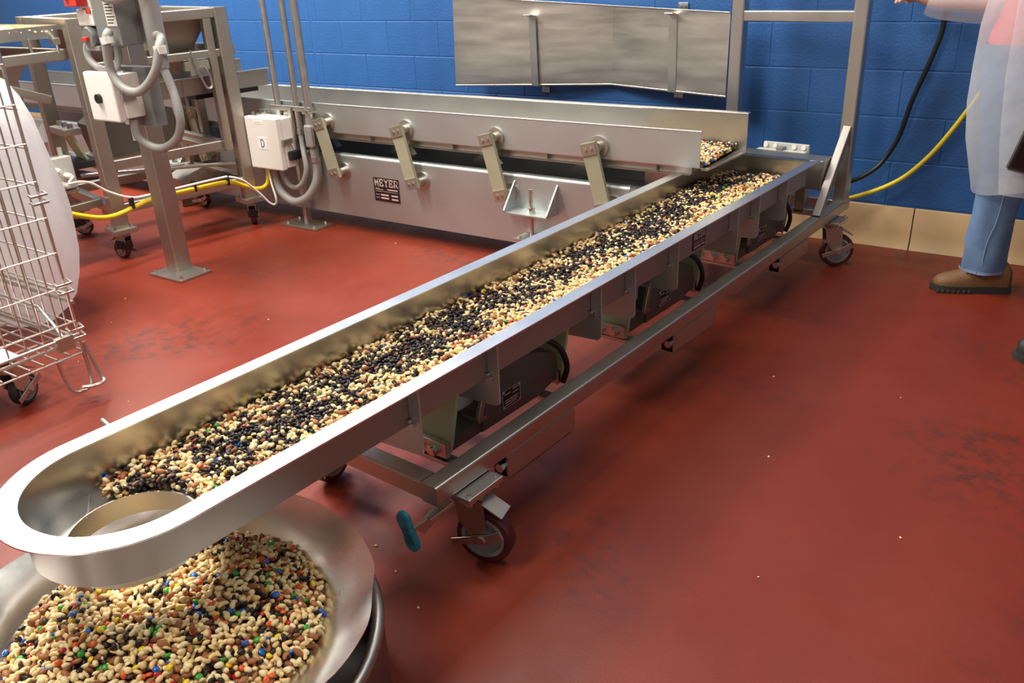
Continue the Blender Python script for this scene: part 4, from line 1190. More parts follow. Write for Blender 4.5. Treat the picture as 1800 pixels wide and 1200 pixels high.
legr = lambda X: [(X[0] - .03, X[1], 0.98, .165, .11), (X[0] + X[2] * .2 - .025, X[1], 0.86, .150, .105), (X[0] + X[2] * .55 - .01, X[1], 0.66, .118, .092), (X[0] + X[2] * .80, X[1], 0.50, .088, .078), (X[0] + X[2] * .93, X[1], 0.40, .083, .075), (X[0] + X[2] * 1.0, X[1], 0.31, .080, .074), (X[0] + X[2] * 1.06, X[1], 0.22, .083, .074), (X[0] + X[2] * 1.03, X[1], 0.16, .078, .073), (X[0] + X[2] * 1.05, X[1], 0.105, .080, .074), (X[0] + X[2] * 1.05, X[1], 0.088, .081, .075)]
jeans = loft('jeans', legr((-0.215, -0.415, -0.056)), DENIM, person, 40, 0.042)
loft('jeans_leg', legr((-0.10, -0.285, 0.30)), DENIM, jeans, 32, 0.028)
loft('jeans_seat', [(-0.170, -0.355, 1.03, .165, .155), (-0.170, -0.355, 0.96, .17, .165), (-0.170, -0.355, 0.86, .16, .16), (-0.170, -0.355, 0.82, .12, .13)], DENIM, jeans, 32, 0.01)
MB().tube([(-0.200, -0.512, 0.86), (-0.225, -0.502, 0.66), (-0.240, -0.496, 0.50), (-0.245, -0.492, 0.40), (-0.252, -0.490, 0.31), (-0.270, -0.490, 0.22), (-0.272, -0.489, 0.10)], 0.0024, 6, 4).build('side_seam', SEAM, jeans)
loft('hem', [(-0.276, -0.415, 0.100, .083, .077), (-0.276, -0.415, 0.088, .084, .078)], SEAM, jeans, 32, 0.028)
# boots
def boot(hx, hy, ang, suffix=''):
    c, s = math.cos(ang), math.sin(ang)
    secs = [(0.0, .026, .095), (.02, .034, .125), (.07, .037, .135), (.115, .039, .130), (.15, .041, .112), (.185, .045, .092), (.22, .047, .080), (.25, .044, .073), (.275, .034, .062), (.290, .016, .046)]
    m = MB()
    n = 14
    vs, fs = [], []
    for t, w, h in secs:
        for k in range(n):
            a = PI * k / (n - 1)
            ww = w * (1 if t > .12 else 1)
            q = (t, ww * math.cos(a) * (1.0 if math.sin(a) < .5 else .92), 0.026 + (h - 0.026) * max(0.0, math.sin(a)) ** 0.75)
            vs.append((hx + q[0] * c - q[1] * s, hy + q[0] * s + q[1] * c, q[2]))
    for j in range(len(secs) - 1):
        for k in range(n - 1):
            fs.append((j * n + k, j * n + k + 1, (j + 1) * n + k + 1, (j + 1) * n + k))
    fs += [tuple(range(n)), tuple(range((len(secs) - 1) * n, len(secs) * n))]
    m.add(vs, fs)
    b = m.build('boot', LEATHER, person, 70)
    out = [(t, w + 0.006) for t, w, h in secs]
    out = [(-0.006, 0.02)] + out + [(0.300, 0.010)]
    poly = [(t, w) for t, w in out] + [(t, -w) for t, w in reversed(out)]
    poly = [(hx + t * c - w * s, hy + t * s + w * c) for t, w in poly]
    MB().prism(poly, 0.0, 0.030, 'z').build('sole', SOLE, b)
    for k in range(7):
        t = 0.16 + k * 0.02
        for sd in (-1, 1):
            w = 0.050
            MB().rbox(hx + t * c - sd * w * s - .006, hx + t * c - sd * w * s + .006, hy + t * s + sd * w * c - .005, hy + t * s + sd * w * c + .005, 0.001, 0.016, .002).build('tread_lug', SOLE, b)
    m = MB()
    for k in range(3):
        t = 0.125 + 0.024 * k
        z = 0.122 - 0.016 * k
        m.tube([(hx + t * c - .03 * s, hy + t * s + .03 * c, z - .01), (hx + (t + .01) * c, hy + (t + .01) * s, z + .012), (hx + t * c + .03 * s, hy + t * s - .03 * c, z - .01)], 0.003, 6, 3)
    m.build('lace', SOLE, b)
    return b
boot(-0.168, -0.388, math.atan2(-0.105, -0.27))
boot(0.285, -0.27, math.atan2(-0.05, -0.27))
# shirt and smock
loft('shirt', [(-0.195, -0.355, 0.975, .215, .180), (-0.195, -0.355, 1.02, .205, .175), (-0.180, -0.36, 1.15, .175, .165), (-0.180, -0.36, 1.30, .165, .185), (-0.180, -0.36, 1.42, .13, .18), (-0.185, -0.36, 1.49, .075, .09)], SHIRT, person, 32, 0.015)
for pts in ([(-0.185, -0.20, 1.42), (-0.230, -0.18, 1.29), (-0.255, -0.165, 1.20)], [(-0.180, -0.52, 1.42), (-0.140, -0.565, 1.29), (-0.120, -0.585, 1.22)]):
    MB().tube(pts, [0.085, 0.072, 0.068], 16, 4, False).build('shirt_sleeve', SHIRT, person, 80)
def hemz(j, t):
    k = j / 9.0
    return 0.070 * (1 + math.cos(t)) * (k ** 4)
sm = loft('smock', [(-0.115, -0.36, 1.50, .09, .10), (-0.12, -0.36, 1.45, .17, .21), (-0.135, -0.36, 1.32, .225, .225), (-0.155, -0.36, 1.18, .265, .225), (-0.165, -0.365, 1.04, .280, .225), (-0.165, -0.37, 0.90, .285, .225), (-0.165, -0.37, 0.76, .278, .225), (-0.160, -0.375, 0.62, .262, .225), (-0.150, -0.375, 0.49, .240, .22), (-0.145, -0.375, 0.405, .222, .215)], SMOCK, person, 72, 0.030, zfun=hemz)
MB().tube([(-0.12, -0.19, 1.44), (-0.19, -0.165, 1.20), (-0.30, -0.17, 1.12), (-0.45, -0.205, 1.095), (-0.60, -0.238, 1.098), (-0.665, -0.252, 1.108)], [0.095, 0.085, 0.078, 0.066, 0.052, 0.040], 20, 5, False).build('smock_sleeve', SMOCK, sm, 80)
MB().tube([(-0.11, -0.53, 1.44), (-0.04, -0.60, 1.20), (-0.03, -0.605, 1.08), (-0.05, -0.59, 0.94)], [0.095, 0.085, 0.075, 0.055], 20, 5, False).build('smock_sleeve', SMOCK, sm, 80)
m = MB()
vs, fs = [], []
for j in range(12):
    z = 1.46 - j * 0.092
    for i in range(8):
        t = math.radians(232 + i * 8 + j * 1.2)
        rr = 1.045 + 0.012 * math.sin(i * 2 + j)
        rx = np.interp(z, [0.44, 0.62, 0.9, 1.18, 1.45], [.225, .262, .285, .265, .17])
        vs.append((-0.160 + rx * rr * math.cos(t), -0.37 + 0.225 * rr * math.sin(t), z))
for j in range(11):
    for i in range(7):
        fs.append((j * 8 + i, j * 8 + i + 1, (j + 1) * 8 + i + 1, (j + 1) * 8 + i))
m.add(vs, fs); m.build('smock_overlap', SMOCK, sm, 80)
# face and hair
hairm = MB().lathe([(0.001, 0.095), (0.045, 0.088), (0.080, 0.055), (0.094, 0.010), (0.088, -0.035)], (-0.202, -0.36, 1.70), 24).build('hair', HAIR, person)
MB().tube([(-0.302, -0.36, 1.675), (-0.326, -0.36, 1.640), (-0.308, -0.36, 1.630)], [0.010, 0.014, 0.010], 8, 3).build('nose', SKIN, person)
for s in (-1, 1):
    e = MB().lathe([(0.001, 0.010), (0.008, 0.006), (0.011, 0.0), (0.008, -0.006), (0.001, -0.010)], (-0.302, -0.36 + s * 0.030, 1.672), 12).build('eye', PAPER, person)
    MB().lathe([(0.001, 0.006), (0.0045, 0.003), (0.006, 0.0), (0.001, -0.006)], (-0.310, -0.36 + s * 0.030, 1.672), 10).build('pupil', INK, e)
    MB().lathe([(0.001, -0.006), (0.018, -0.006), (0.022, 0.0), (0.018, 0.006), (0.001, 0.006)], (-0.205, -0.36 + s * 0.085, 1.655), 14, 'y').build('ear', SKIN, person)
MB().tube([(-0.295, -0.385, 1.595), (-0.304, -0.36, 1.593), (-0.295, -0.335, 1.595)], 0.005, 8, 3).build('mouth', mat('lips', (0.45, 0.16, 0.14), 0.5), person)
# things held
pen = MB().bar((-0.735, -0.262, 1.112), (-0.800, -0.275, 1.150), 0.016, 0.009, 0.003).build('white_marker', PAPER)
tag(pen, 'small white marker held in the outstretched hand', 'marker')
tab = thing('tablet', 'dark tablet held low at the right edge beside the smock', 'tablet', (-0.13, -0.64, 0.68))
tp = [(-0.240, 0.565), (-0.030, 0.520), (0.040, 0.800), (-0.170, 0.850)]
MB().prism(tp, -0.648, -0.636, 'y').build('tablet_body', BLACK, tab)
ins = [(x * .92 + (-0.10) * .08, z * .92 + 0.684 * .08) for x, z in tp]
MB().prism(ins, -0.6492, -0.6482, 'y').build('tablet_screen', mat('dark_glass', (0.006, 0.006, 0.007), 0.12), tab)
m = MB()
for a, b in zip(tp, tp[1:] + tp[:1]):
    m.bar((a[0], -0.642, a[1]), (b[0], -0.642, b[1]), 0.006, 0.015, 0.002)
m.build('tablet_edge', mat('tablet_edge', (0.35, 0.35, 0.36), 0.3, 0.8), tab)

# dark shoe just entering the picture at the right
shoe = thing('dark_shoe', 'toe of a dark shoe on the red floor at the right edge', 'shoe', (0.08, -1.05, 0))
def shoe_part(name, secs, z0, mtl):
    m = MB(); n = 12; vs, fs = [], []
    for t, w, h in secs:
        for k in range(n):
            a = PI * k / (n - 1)
            vs.append((-0.075 + t, -1.05 + w * math.cos(a), z0 + h * max(0.0, math.sin(a)) ** .7))
    for j in range(len(secs) - 1):
        for k in range(n - 1):
            fs.append((j * n + k, j * n + k + 1, (j + 1) * n + k + 1, (j + 1) * n + k))
    fs += [tuple(range(n)), tuple(range((len(secs) - 1) * n, len(secs) * n))] + [(j * n, (j + 1) * n, (j + 1) * n + n - 1, j * n + n - 1) for j in range(len(secs) - 1)]
    m.add(vs, fs)
    return m.build(name, mtl, shoe, 60)
shoe_part('upper', [(0, .012, .035), (.012, .032, .052), (.04, .045, .060), (.09, .048, .068), (.15, .042, .095), (.21, .036, .110), (.28, .034, .105), (.30, .02, .08)], 0.022, RUBBER)
MB().prism([(-0.085, -1.05), (-0.078, -1.025), (-0.05, -1.002), (0.02, -0.998), (0.15, -1.010), (0.23, -1.02), (0.235, -1.05), (0.23, -1.08), (0.15, -1.09), (0.02, -1.102), (-0.05, -1.098), (-0.078, -1.075)], 0.0, 0.024, 'z').build('sole', SOLE, shoe)

# ================================================================== DRUM AND DISH UNDER THE DISCHARGE
DC = (-1.265, -3.60)
dr = thing('round_drum', 'low round steel drum with a rolled rim below the conveyor spout', 'drum', (DC[0], DC[1], 0))
MB().lathe([(0.345, 0.002), (0.392, 0.012), (0.396, 0.03), (0.396, 0.195), (0.392, 0.195), (0.392, 0.034), (0.345, 0.024)], (DC[0], DC[1], 0), 72, closed=True).build('drum_wall', mat('dark_drum_steel', (0.26, 0.23, 0.20), 0.30, 1.0, 0.15, 5), dr)
MB().lathe([(0.388 + 0.013 * math.cos(a), 0.200 + 0.013 * math.sin(a)) for a in np.linspace(0, 2 * PI, 14)[:-1]], (DC[0], DC[1], 0), 72, closed=True).build('rolled_rim', STEELD, dr)
MB().lathe([(0.001, 0.030), (0.390, 0.030), (0.390, 0.038), (0.001, 0.038)], (DC[0], DC[1], 0), 48).build('drum_bottom', DARK, dr)
MB().tube([(DC[0] + .33, DC[1] + .08, 0.21), (DC[0] + .345, DC[1] + .05, 0.14), (DC[0] + .33, DC[1] - .02, 0.10), (DC[0] + .30, DC[1] - .04, 0.16)], 0.0018, 6, 6).build('wire_bail', STEEL, dr)
# sheet metal dish
PR = [(0.0, 0.048), (0.06, 0.052), (0.12, 0.082), (0.18, 0.128), (0.24, 0.184), (0.27, 0.214), (0.30, 0.242), (0.32, 0.257), (0.345, 0.272), (0.37, 0.284), (0.388, 0.291), (0.394, 0.2935)]
def dishz(r):
    return float(np.interp(r, [p[0] for p in PR], [p[1] for p in PR]))
m = MB(); NA = 120; vs, fs = [], []
for side, dz in ((0, 0.0), (1, -0.002)):
    for j, (rr, z) in enumerate(PR):
        for i in range(NA):
            t = 2 * PI * i / NA
            w = (rr / 0.392) ** 3
            f = 1 + w * (0.016 * math.sin(3 * t + 1.1) + 0.010 * math.sin(7 * t + .4) + 0.004 * math.sin(17 * t))
            zz = z + dz + w * (0.008 * math.sin(2 * t + 2.0) + 0.003 * math.sin(9 * t + 1))
            vs.append((DC[0] + max(rr, 0.0005) * f * math.cos(t), DC[1] + max(rr, 0.0005) * f * math.sin(t), zz))
K = len(PR)
for side in (0, 1):
    for j in range(K - 1):
        for i in range(NA):
            b = side * K * NA
            fs.append((b + j * NA + i, b + j * NA + (i + 1) % NA, b + (j + 1) * NA + (i + 1) % NA, b + (j + 1) * NA + i))
for i in range(NA):
    fs.append(((K - 1) * NA + i, (K - 1) * NA + (i + 1) % NA, (2 * K - 1) * NA + (i + 1) % NA, (2 * K - 1) * NA + i))
m.add(vs, fs)
dish = m.build('metal_dish', FOIL, None, 60)
tag(dish, 'wide dented shiny sheet metal dish full of trail mix, sitting in the drum', 'dish')

# ================================================================== TRAIL MIX
def nutmat(name, ca, cb, rough, spec=0.5, bump=0.0, bscale=300, coat=0.0):
    m = bpy.data.materials.new(name)
    m.use_nodes = True
    nt = m.node_tree
    b = nt.nodes['Principled BSDF']
    b.inputs['Roughness'].default_value = rough
    b.inputs['Specular IOR Level'].default_value = spec
    b.inputs['Coat Weight'].default_value = coat
    g = nd(nt, 'ShaderNodeNewGeometry'); oi = nd(nt, 'ShaderNodeObjectInfo')
    ad = nd(nt, 'ShaderNodeMath', operation='ADD'); fr = nd(nt, 'ShaderNodeMath', operation='FRACT')
    nt.links.new(g.outputs['Random Per Island'], ad.inputs[0]); nt.links.new(oi.outputs['Random'], ad.inputs[1])
    nt.links.new(ad.outputs[0], fr.inputs[0])
    mx = nd(nt, 'ShaderNodeMix', data_type='RGBA')
    mx.inputs['A'].default_value = (*ca, 1); mx.inputs['B'].default_value = (*cb, 1)
    nt.links.new(fr.outputs[0], mx.inputs['Factor'])
    nt.links.new(mx.outputs['Result'], b.inputs['Base Color'])
    if bump:
        tc = nd(nt, 'ShaderNodeTexCoord'); n2 = nd(nt, 'ShaderNodeTexNoise'); n2.inputs['Scale'].default_value = bscale
        bp = nd(nt, 'ShaderNodeBump'); bp.inputs['Strength'].default_value = bump; bp.inputs['Distance'].default_value = 0.001
        nt.links.new(tc.outputs['Object'], n2.inputs['Vector']); nt.links.new(n2.outputs['Fac'], bp.inputs['Height']); nt.links.new(bp.outputs['Normal'], b.inputs['Normal'])
    MATS[name] = m
    return m
NM = {
    'peanut': nutmat('peanut_skinless', (0.82, 0.56, 0.23), (0.96, 0.79, 0.46), 0.45),
    'cashew': nutmat('roasted_cashew', (0.84, 0.54, 0.22), (0.93, 0.70, 0.35), 0.42),
    'almond': nutmat('almond_skin', (0.26, 0.085, 0.028), (0.42, 0.16, 0.06), 0.50, 0.4, 0.5, 500),
    'raisin': nutmat('raisin_skin', (0.010, 0.007, 0.009), (0.035, 0.020, 0.018), 0.42, 0.4, 0.6, 420),
}
CC = {'red': ((0.42, 0.012, 0.014), (0.50, 0.02, 0.02)), 'orange': ((0.80, 0.105, 0.018), (0.86, 0.14, 0.03)), 'yellow': ((0.86, 0.60, 0.015), (0.90, 0.68, 0.03)),
      'green': ((0.035, 0.33, 0.035), (0.06, 0.42, 0.06)), 'blue': ((0.010, 0.11, 0.50), (0.02, 0.16, 0.60)), 'brown': ((0.075, 0.022, 0.012), (0.10, 0.03, 0.018))}
for k, (a, b) in CC.items():
    NM['candy_' + k] = nutmat('candy_shell_' + k, a, b, 0.25, 0.5, coat=0.2)
BEDM = mat('nut_bed', (0.16, 0.085, 0.035), 0.8, 0, 0.4, 60)

def ellip(a, b, c, nu=8, nv=5, fn=None):
    vs = [(0, 0, c)]
    for j in range(1, nv):
        ph = PI * j / nv
        for i in range(nu):
            th = 2 * PI * i / nu
            vs.append((a * math.sin(ph) * math.cos(th), b * math.sin(ph) * math.sin(th), c * math.cos(ph)))
    vs.append((0, 0, -c))
    fs = [(0, 1 + i, 1 + (i + 1) % nu) for i in range(nu)]
    for j in range(nv - 2):
        for i in range(nu):
            p, q = 1 + j * nu + i, 1 + j * nu + (i + 1) % nu
            fs += [(p, p + nu, q + nu), (p, q + nu, q)]
    L = len(vs) - 1
    fs += [(L, 1 + (nv - 2) * nu + (i + 1) % nu, 1 + (nv - 2) * nu + i) for i in range(nu)]
    V = np.array(vs)
    if fn is not None:
        V = fn(V)
    return V, np.array(fs)
def f_pea(V):
    t = V[:, 0] / 0.0072
    V = V.copy(); V[:, 1] *= 1 - 0.16 * t; V[:, 2] *= 1 - 0.12 * t
    return V
def f_alm(V):
    t = V[:, 0] / 0.0108
    V = V.copy(); s = np.where(t > 0, 1 - 0.55 * np.clip(t, 0, 1) ** 2, 1); V[:, 1] *= s; V[:, 2] *= s
    return V
RR = np.random.default_rng(3)
def f_rai(V):
    return V * (1 + RR.uniform(-0.22, 0.16, (len(V), 1)))
def cashew():
    n, k = 6, 7
    vs = []
    for j in range(k):
        s = j / (k - 1)
        a = math.radians(-75 + 150 * s)
        c = np.array([0.0085 * math.sin(a), 0.0085 * math.cos(a) - 0.005, 0])
        r = 0.0046 * (math.sin(PI * (0.10 + 0.80 * s))) ** 0.5 * (1.10 - 0.35 * s)
        if j in (0, k - 1): r *= 0.45
        d = np.array([math.sin(a), math.cos(a), 0])
        for i in range(n):
            t = 2 * PI * i / n
            vs.append(c + d * r * math.cos(t) + np.array([0, 0, 1]) * r * 0.92 * math.sin(t))
    fs = []
    for j in range(k - 1):
        for i in range(n):
            p, q = j * n + i, j * n + (i + 1) % n
            fs += [(p, q, q + n), (p, q + n, p + n)]
    for i in range(1, n - 1):
        fs += [(0, i + 1, i), ((k - 1) * n, (k - 1) * n + i, (k - 1) * n + i + 1)]
    return np.array(vs), np.array(fs)
def half(V):
    V = V.copy(); V[:, 2] = np.where(V[:, 2] < 0, V[:, 2] * 0.12, V[:, 2]); return V
SH = {'peanut': [ellip(.0072, .0047, .0045, 8, 5, f_pea), ellip(.0078, .0048, .0046, 8, 5, f_pea), ellip(.0080, .0050, .0048, 8, 5, lambda V: half(f_pea(V)))],
      'cashew': [cashew()],
      'almond': [ellip(.0108, .0060, .0039, 8, 5, f_alm)],
      'raisin': [ellip(.0066, .0048, .0037, 8, 5, f_rai), ellip(.0072, .0045, .0034, 8, 5, f_rai)]}
for k in CC:
    SH['candy_' + k] = [ellip(.0066, .0066, .0037, 8, 5)]

def rots(n, tilt):
    yaw = rng.uniform(0, 2 * PI, n); tx = rng.normal(0, tilt, n); rollx = rng.normal(0, tilt, n)
    cz, sz, cx_, sx_, cyy, syy = np.cos(yaw), np.sin(yaw), np.cos(tx), np.sin(tx), np.cos(rollx), np.sin(rollx)
    Z = np.zeros(n); O1 = np.ones(n)
    Rz = np.stack([np.stack([cz, -sz, Z], -1), np.stack([sz, cz, Z], -1), np.stack([Z, Z, O1], -1)], 1)
    Rx = np.stack([np.stack([O1, Z, Z], -1), np.stack([Z, cx_, -sx_], -1), np.stack([Z, sx_, cx_], -1)], 1)
    Ry = np.stack([np.stack([cyy, Z, syy], -1), np.stack([Z, O1, Z], -1), np.stack([-syy, Z, cyy], -1)], 1)
    return Rz @ Rx @ Ry
KIND = ['peanut', 'cashew', 'almond', 'raisin'] + ['candy_' + k for k in CC]
def bulk(name, kinds, items, label, cat, group):
    """items: {kind: (pos, rot, scale)} -> one joined mesh"""
    AV, AF_, AM = [], [], []
    base_i = 0
    mats = []
    for k in kinds:
        if k not in items or len(items[k][0]) == 0: continue
        P, R, S = items[k]
        mi = len(mats); mats.append(NM[k])
        var = SH[k]
        pick = rng.integers(0, len(var), len(P))
        for vi, (V, F) in enumerate(var):
            sel = np.where(pick == vi)[0]
            if len(sel) == 0: continue
            W = np.einsum('nij,vj->nvi', R[sel], V) * S[sel][:, None, None] + P[sel][:, None, :]
            FF = F[None] + (np.arange(len(sel)) * len(V))[:, None, None] + base_i
            AV.append(W.reshape(-1, 3)); AF_.append(FF.reshape(-1, 3)); AM.append(np.full(len(sel) * len(F), mi))
            base_i += len(sel) * len(V)
    if not AV: return None
    V = np.concatenate(AV); F = np.concatenate(AF_); M = np.concatenate(AM)
    me = bpy.data.meshes.new(name)
    me.vertices.add(len(V)); me.vertices.foreach_set('co', V.ravel())
    me.loops.add(F.size); me.loops.foreach_set('vertex_index', F.ravel().astype(np.int32))
    me.polygons.add(len(F)); me.polygons.foreach_set('loop_start', np.arange(0, F.size, 3, dtype=np.int32))
    me.polygons.foreach_set('material_index', M.astype(np.int32))
    me.update(calc_edges=True)
    for mm in mats: me.materials.append(mm)
    me.shade_smooth()
    o = bpy.data.objects.new(name, me)
    COL.objects.link(o)
    o['kind'] = 'stuff'
    tag(o, label, cat, group)
    return o
def hexgrid(x0, x1, y0, y1, s, jit):
    xs_ = np.arange(x0, x1, s); ys_ = np.arange(y0, y1, s * 0.866)
    X, Y = np.meshgrid(xs_, ys_)
    X = X + (np.arange(len(ys_)) % 2)[:, None] * s / 2
    P = np.stack([X.ravel(), Y.ravel()], -1)
    return P + rng.uniform(-jit, jit, P.shape) * s
def choose(probs):
    c = np.cumsum(probs, 1); c /= c[:, -1:]
    return (rng.uniform(0, 1, len(probs))[:, None] > c).sum(1)
def mixprob(n, pea, cas, alm, rai, can):
    cwt = np.array([0.13, 0.22, 0.22, 0.18, 0.17, 0.08])
    return np.concatenate([np.stack([pea, cas, alm, rai], -1), can[:, None] * cwt[None]], 1)
def sineN(P, f, seed):
    q = np.random.default_rng(seed)
    v = np.zeros(len(P))
    for _ in range(7):
        d = q.normal(0, 1, 2); d /= np.linalg.norm(d)
        v += np.sin((P @ d) * f * q.uniform(.6, 1.6) * 2 * PI + q.uniform(0, 6.28))
    return v / 7 ** .5
def split(P2, z, kidx, tilt, sc=(0.97, 1.22)):
    n = len(P2)
    P = np.concatenate([P2, z[:, None]], 1); R = rots(n, tilt); S = rng.uniform(*sc, n)
    return {KIND[k]: (P[kidx == k], R[kidx == k], S[kidx == k]) for k in range(len(KIND))}
def merge(a, b):
    return {k: tuple(np.concatenate([a[k][i], b[k][i]]) for i in range(3)) for k in a}
NAMES = [('peanuts', ['peanut'], 'skinless peanuts'), ('cashews', ['cashew'], 'roasted cashews'), ('almonds', ['almond'], 'brown almonds'), ('raisins', ['raisin'], 'black raisins'), ('candies', ['candy_' + k for k in CC], 'coloured candies')]

# --- the bed of mix in the main trough (conveyor-local coordinates)
def t_surf(P):
    a, b = P[:, 0], P[:, 1]
    return ZF + 0.021 + 0.008 * np.cos(np.clip(a / WI, -1, 1) * PI / 2) + 0.003 * sineN(P, 6, 5) + 0.012 * np.exp(-((b - 2.0) / 0.25) ** 2) - 0.008 * np.clip((-0.35 - b) / 0.25, 0, 1)
def t_prob(P):
    a, b = P[:, 0], P[:, 1]
    n = len(P)
    cl = sineN(P, 5, 9)
    front = np.clip((0.25 - b) / 0.7, 0, 1)
    w = 0.058 + 0.035 * front
    g = np.exp(-((a + 0.062 - 0.02 * front + 0.02 * sineN(P, 1.4, 2)) / w) ** 2)
    far = np.clip((b - 1.7) / 0.4, 0, 1)
    rai = 0.10 + (7.0 - 5.0 * front) * g * (1 - 0.55 * far * (a > 0)) * np.clip(0.85 + 0.75 * cl, 0.16, 2)
    pea = 0.58 + 0 * a
    cas = 0.08 + 0.05 * front
    alm = 0.11 + 0.05 * front
    can = 0.035 + 0.11 * np.clip((b - 1.0) / 1.2, 0, 1) * (a > -0.02) + 0.035 * front
    return mixprob(n, pea, cas, alm, rai, can)
def t_keep(P):
    a, b = P[:, 0], P[:, 1]
    hole = (a - HC[0]) ** 2 + (b - HC[1]) ** 2 > (HR + 0.009) ** 2
    return (np.abs(a) < WI - 0.007) & (b < 2.31 + 0.02 * np.sin(a * 30)) & (b > -0.635 + 0.10 * np.clip(a / 0.1, 0, 1) + 0.01 * np.sin(a * 70)) & hole
its = None
for s_, dz, tl_ in ((0.0120, -0.0100, 0.7), (0.0110, 0.0, 0.42), (0.025, 0.0065, 0.5)):
    P = hexgrid(-WI, WI, -0.70, 2.36, s_, 0.36)
    P = P[t_keep(P)]
    z = t_surf(P) + dz + rng.uniform(-0.0022, 0.0022, len(P))
    it = split(P, z, choose(t_prob(P)), tl_)
    its = it if its is None else merge(its, it)
for nm, kinds, words in NAMES:
    o = bulk(nm, kinds, its, words + ' spread along the long conveyor trough', nm, 'trail mix in the long trough')
    if o: o.location = CO; o.rotation_euler = (0, 0, TH)
mb = MB()
ga = np.linspace(-WI + 0.001, WI - 0.001, 9); gb_ = np.linspace(-0.52, 2.30, 60)
GP = np.array([(a, b) for b in gb_ for a in ga]); gz = t_surf(GP) - 0.013
mb.add([(a, b, z) for (a, b), z in zip(GP, gz)], [(j * 9 + i, j * 9 + i + 1, (j + 1) * 9 + i + 1, (j + 1) * 9 + i) for j in range(59) for i in range(8)])
bed = mb.build('trail_mix_bed', BEDM)
bed.location = CO; bed.rotation_euler = (0, 0, TH)
bed['kind'] = 'stuff'; tag(bed, 'packed lower layer of trail mix along the long conveyor trough', 'trail mix', 'trail mix in the long trough')

# --- the end of the wall conveyor pan
def w_keep(P):
    return (P[:, 1] > YF + 0.012) & (P[:, 1] < YK - 0.010) & (P[:, 0] < XR + 0.025)
its = None
for s_, dz in ((0.0124, -0.009), (0.0118, 0.0)):
    P = hexgrid(-1.80, XR + 0.03, YF, YK, s_, 0.36); P = P[w_keep(P)]
    h = 0.5625 + 0.010 * np.clip((P[:, 1] - YF) / (YK - YF), 0, 1) + 0.002 * sineN(P, 6, 8)
    rai = 0.20 + 1.6 * np.exp(-((P[:, 1] - YK + 0.02) / 0.06) ** 2)
    n = len(P); o1 = np.ones(n)
    it = split(P, h + dz + rng.uniform(-.002, .002, n), choose(mixprob(n, 0.55 * o1, 0.06 * o1, 0.06 * o1, rai, 0.34 * o1)), 0.5)
    its = it if its is None else merge(its, it)
for nm, kinds, words in NAMES:
    bulk(nm, kinds, its, words + ' at the discharge end of the wall conveyor pan', nm, 'trail mix in the wall conveyor pan')
mb = MB().box(-1.80, XR + 0.01, YF + 0.004, YK - 0.004, 0.541, 0.551)
b2 = mb.build('trail_mix_bed', BEDM); b2['kind'] = 'stuff'; tag(b2, 'packed lower layer of trail mix at the end of the wall conveyor pan', 'trail mix', 'trail mix in the wall conveyor pan')
# a handful caught falling into the trough is left out; the tray on the left holds a thin pale layer
P = hexgrid(tx0 + .01, tx1 - .01, ty0 + .02, ty1 - .02, 0.016, 0.4); n = len(P); o1 = np.ones(n)
it = split(P, 1.134 + 0.010 * sineN(P, 5, 4) * .5 + rng.uniform(-.003, .003, n), choose(mixprob(n, 0.7 * o1, 0.1 * o1, 0.02 * o1, 0.02 * o1, 0.16 * o1)), 0.5, (1.2, 1.6))
for nm, kinds, words in NAMES:
    bulk(nm, kinds, it, words + ' on the screening tray at the left edge', nm, 'product on the screening tray')
b3 = MB().box(tx0 + .003, tx1 - .003, ty0 + .003, ty1 - .003, 1.105, 1.130).build('product_bed', mat('pale_bed', (0.6, 0.45, 0.28), 0.8)); b3['kind'] = 'stuff'
tag(b3, 'packed lower layer of product on the screening tray', 'product', 'product on the screening tray')

# --- the heap in the dish: the nearest pieces are individuals
HCX, HCY = DC[0] - 0.01, DC[1] + 0.005
def h_surf(P):
    r = np.hypot(P[:, 0] - HCX, P[:, 1] - HCY)
    return 0.312 - 0.92 * r ** 2 + 0.004 * sineN(P, 5, 21)
def h_keep(P):
    r = np.hypot(P[:, 0] - DC[0], P[:, 1] - DC[1])
    dz = np.interp(r, [p[0] for p in PR], [p[1] for p in PR])
    return (h_surf(P) > dz + 0.006) & (r < 0.36)
def h_prob(P):
    n = len(P); cl = sineN(P, 7, 31); c2 = sineN(P, 9, 17); o1 = np.ones(n)
    return mixprob(n, 0.52 + 0 * cl, 0.10 + 0 * cl, 0.115 * np.clip(1 + .6 * c2, .2, 3), 0.15 * np.clip(1 + 1.0 * cl, .15, 4), 0.125 * np.clip(1 + .7 * sineN(P, 6, 40), .3, 3))
camx = np.array([0, -4.2305, 1.3694])
def frame_xy(P):
    d = P - camx
    zc_ = d @ np.array(fw)
    return 900 + 1487 * (d @ np.array(r2)) / zc_, 600 - 1487 * (d @ np.array(u2)) / zc_
P = hexgrid(DC[0] - .37, DC[0] + .37, DC[1] - .37, DC[1] + .37, 0.0132, 0.36); P = P[h_keep(P)]
low = split(P, h_surf(P) - 0.012 + rng.uniform(-.002, .002, len(P)), choose(h_prob(P)), 0.8)
top = None
for s_, dz in ((0.0116, 0.0), (0.027, 0.007)):
    P = hexgrid(DC[0] - .37, DC[0] + .37, DC[1] - .37, DC[1] + .37, s_, 0.38); P = P[h_keep(P)]
    it = split(P, h_surf(P) + dz + rng.uniform(-.0025, .0025, len(P)), choose(h_prob(P)), 0.55)
    top = it if top is None else merge(top, it)
WORD = {'peanut': ('peanut', 'skinless peanut on top of the heap in the dented dish', 'peanuts'), 'cashew': ('cashew', 'curved cashew on top of the heap in the dented dish', 'cashews'),
        'almond': ('almond', 'brown almond on top of the heap in the dented dish', 'almonds'), 'raisin': ('raisin', 'black raisin on top of the heap in the dented dish', 'raisins')}
